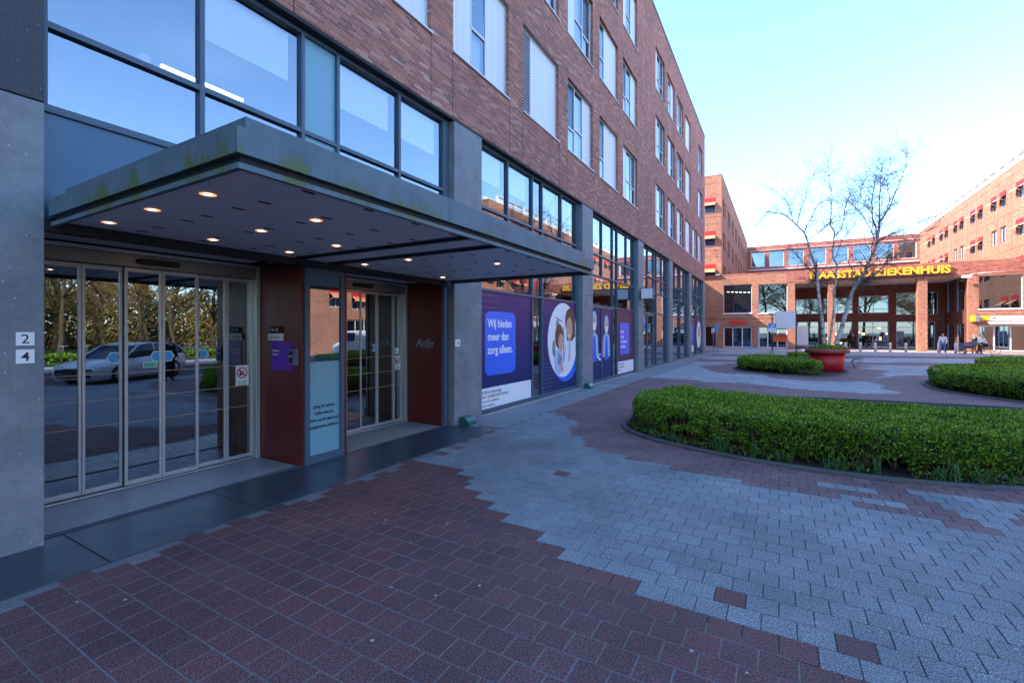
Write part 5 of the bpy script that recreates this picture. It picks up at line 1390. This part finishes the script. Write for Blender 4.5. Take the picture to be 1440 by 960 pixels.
# ================================================================== ACROSS THE STREET (seen in the reflections)
def wheels(T, xs, y0, y1, r):
    for x in xs:
        for y in (y0, y1):
            m = MB(); m.path([(x, y - .09, r), (x, y + .09, r)], r, 20); o = m.build('wheel', 'black', T)
            m = MB(); m.path([(x, y - .095, r), (x, y + .095, r)], r * .62, 14); m.build('rim', 'alu', o)
def loft(m, secs, mi=0):
    n = len(secs[0]); V = [p for s_ in secs for p in s_]
    F = [(i * n + k, i * n + (k + 1) % n, (i + 1) * n + (k + 1) % n, (i + 1) * n + k) for i in range(len(secs) - 1) for k in range(n)]
    F += [tuple(range(n)), tuple((len(secs) - 1) * n + k for k in range(n))[::-1]]
    m.add(V, F, mi, True)
def car(label, col):
    # drawn along +X (front at -X), units
    T = thing('parked_car', label, 'car'); hw = .78
    st = [(-2.02, .22, .50, .60), (-1.95, .16, .60, .70), (-1.55, .15, .68, .76), (-1.0, .15, .76, .78), (0, .15, .80, .78), (1.2, .15, .82, .78), (1.85, .16, .84, .74), (2.02, .25, .74, .64)]
    secs = []
    for x, zb, zt, w_ in st: secs.append([(x, -w_ * .94, zb), (x, w_ * .94, zb), (x, w_, zb + .12), (x, w_ * .99, zt - .1), (x, w_ * .9, zt), (x, -w_ * .9, zt), (x, -w_ * .99, zt - .1), (x, -w_, zb + .12)])
    m = MB(); loft(m, secs); m.build('body', plain('silver_paint' + label[:3], col, .22, metal=.1, var=.03), T)
    m = MB(); secs = []
    for x, zt, w_ in ((-1.0, .78, .68), (-.3, 1.18, .58), (.2, 1.24, .57), (1.1, 1.22, .56), (1.75, 1.12, .54), (1.98, .84, .62)): secs.append([(x, -.69, .76), (x, .69, .76), (x, w_, zt), (x, -w_, zt)])
    loft(m, secs); m.build('windows', M['vent'], T)
    m = MB(); secs = []
    for x, zt, w_ in ((-.35, 1.185, .57), (.2, 1.25, .56), (1.1, 1.235, .55), (1.8, 1.13, .53)): secs.append([(x, -w_, zt - .02), (x, w_, zt - .02), (x, w_ * .96, zt + .02), (x, -w_ * .96, zt + .02)])
    loft(m, secs)
    for s_ in (-1, 1):
        m.path([(-1.0, s_ * .67, .79), (-.32, s_ * .575, 1.19)], .025, 5); m.path([(.35, s_ * .69, .8), (.35, s_ * .57, 1.22)], .03, 5); m.path([(1.95, s_ * .64, .82), (1.75, s_ * .54, 1.13)], .03, 5)
    m.build('roof', plain('roof_paint' + label[:3], col, .22, metal=.1, var=.03), T)
    for s_ in (-1, 1):
        m = MB(); m.box(-2.0, -1.8, s_ * .35, s_ * .62, .50, .60); m.build('headlight', 'white', T, bevel=.02)
        m = MB(); m.box(-.75, -.62, s_ * .72, s_ * .86, .80, .90); m.build('mirror', 'darkmetal', T, bevel=.02)
    m = MB(); m.box(-2.035, -1.98, -.3, .3, .40, .52); m.box(-2.04, -1.99, -.5, .5, .22, .32); m.build('grille', 'black', T)
    wheels(T, (-1.28, 1.2), -.70, .70, .29); return T
c1 = car('silver estate car parked beside the kerb opposite the entrance', (.80, .81, .82)); place(c1, 7.7, 7.2, 0, math.radians(58))
person('person in a long dark coat standing near the silver car', 5.6, 7.55, 1.2, {}, (hair_d, pc('long_dark_coat', (.012, .012, .015)), pc('dark_trousers_c', (.012, .012, .015)), shoe))
V_ = thing('parked_van', 'white van parked before the sunlit wing, mirrored in the second door', 'van')
m = MB(); m.prism([(-2.3, .25), (-2.3, .75), (-1.75, .95), (-1.25, 1.65), (2.1, 1.72), (2.2, .25)], 'y', -.85, .85); m.build('body', 'white', V_, bevel=.06)
m = MB(); m.prism([(-1.66, 1.0), (-1.2, 1.55), (-.3, 1.55), (-.3, 1.0)], 'y', -.86, .86); m.build('windows', 'vent', V_)
wheels(V_, (-1.5, 1.4), -.76, .76, .3); place(V_, 14.6, 22.5, 0, math.radians(80))
def bicycle():
    T = thing('bicycle', '', 'bicycle', group='bicycles in racks across the street')
    wheel(-.45, .3, .3, 0, T); wheel(.45, .3, .3, 0, T)
    m = MB(); m.path([(-.45, 0, .3), (-.3, 0, .8), (-.33, 0, .9)], .014, 5); m.path([(-.3, 0, .74), (.1, 0, .3), (.45, 0, .3)], .014, 5); m.path([(.1, 0, .3), (.2, 0, .78), (-.3, 0, .74)], .014, 5); m.path([(.2, 0, .7), (.45, 0, .3)], .012, 5); m.path([(-.36, -.2, .92), (-.33, 0, .9), (-.36, .2, .92)], .012, 5)
    m.build('frame', 'steel', T); m = MB(); m.box(.12, .32, -.05, .05, .8, .85); m.build('saddle', 'black', T, bevel=.01); return T
b0 = bicycle()
for i in range(26):
    b = b0 if i == 0 else copy_tree(b0); b['label'] = 'one of the parked city bicycles mirrored in the entrance doors'
    place(b, 19.5 + (i % 2) * 1.5 + R.uniform(-.1, .1), 5.0 + i * .48, 0, R.uniform(-.15, .15) + .2)
T = thing('planter', 'second round red planter, seen mirrored in the entrance doors behind the silver car', 'planter', (13.9, 9.6, 0))
MB().lathe([(.64, .02), (.80, .80), (.95, .82), (.95, .92), (.86, .92), (.86, .82), (0, .82)], (13.9, 9.6), 32).build('pot', 'potred', T)
def park_tree(seed, label):
    rr_ = random.Random(seed); T = thing('park_tree', label, 'tree', group='bare golden park trees across the street'); tr = MB(); tw = MB()
    def br(p, d, L, r, dep):
        n = 4; Q = [p]; dd = d.normalized()
        for i in range(n):
            dd = (dd + Vector((rr_.gauss(0, .13), rr_.gauss(0, .13), rr_.gauss(.03, .08)))).normalized(); Q.append(Q[-1] + dd * L / n)
        (tr if dep < 2 else tw).path(Q, [r * (1 - .55 * i / n) for i in range(n + 1)], 6 if dep < 2 else 3, cap=False)
        if dep < 4:
            for k in range((7, 6, 6, 5)[dep]):
                i = rr_.randint(1 if dep else 2, n); br(Q[i], dd + Vector((rr_.gauss(0, .7), rr_.gauss(0, .7), rr_.gauss(.1, .35))), L * rr_.uniform(.5, .75), r * .5, dep + 1)
    br(Vector((0, 0, 0)), Vector((0, 0, 1)), 4.2, .13, 0)
    tr.build('trunk', 'gold_bark', T); tw.build('crown', 'gold_twig', T); return T
pts = [park_tree(21, ''), park_tree(22, '')]
k = 0
for (x, y) in [(21, 2.5), (24, 6), (22.5, 9.5), (25.5, 12.5), (23, 15.5), (29, 4), (30, 9), (31, 14), (28, 17), (35, 6), (36, 12), (27, -3), (33, -1), (24, -8), (40, 9), (41, 15), (26, 19.5), (29.5, 21), (33, 18), (37, 19), (26.5, 15), (32, 12), (28, 7)]:
    t = pts[k] if k < 2 else copy_tree(pts[k % 2])
    t['label'] = 'one of the bare golden trees mirrored in the entrance doors'
    place(t, x, y, 0, R.uniform(0, 6), R.uniform(.9, 1.35)); k += 1
for i in range(13):
    t = copy_tree(pts[i % 2]); t['label'] = 'one of the tall bare trees behind the viewpoint, mirrored in the hospital windows'; t['group'] = 'tall bare trees behind the viewpoint'
    place(t, -12 + i * 4.6 + R.uniform(-1, 1), -40 + R.uniform(-6, 6), 0, R.uniform(0, 6), R.uniform(2.2, 2.9))
N = 60000; P = np.column_stack([NR.uniform(44, 47, N), NR.uniform(-12, 34, N), NR.rand(N) ** 1.25 * 7.5])
P[:, 2] *= .55 + .45 * np.array([mnoise.noise(Vector((0, y_ * .35, 2))) for y_ in P[:, 1]]) + .2
tag(leafcloud(P, np.tile([-1.0, 0, .3], (N, 1)), .38, 'shrubbery', None, ['leaf2', 'leaf3', 'gold_twig'], [.10, .05, .85], .45), 'far belt of shrubs behind the golden trees', 'shrubs', kind='stuff')
hedge([(17.6, 3.0), (18.4, 3.0), (18.4, 16.5), (17.6, 16.5)], .55, 300, .12, 'low hedge between the street and the bicycles, mirrored in the entrance doors')
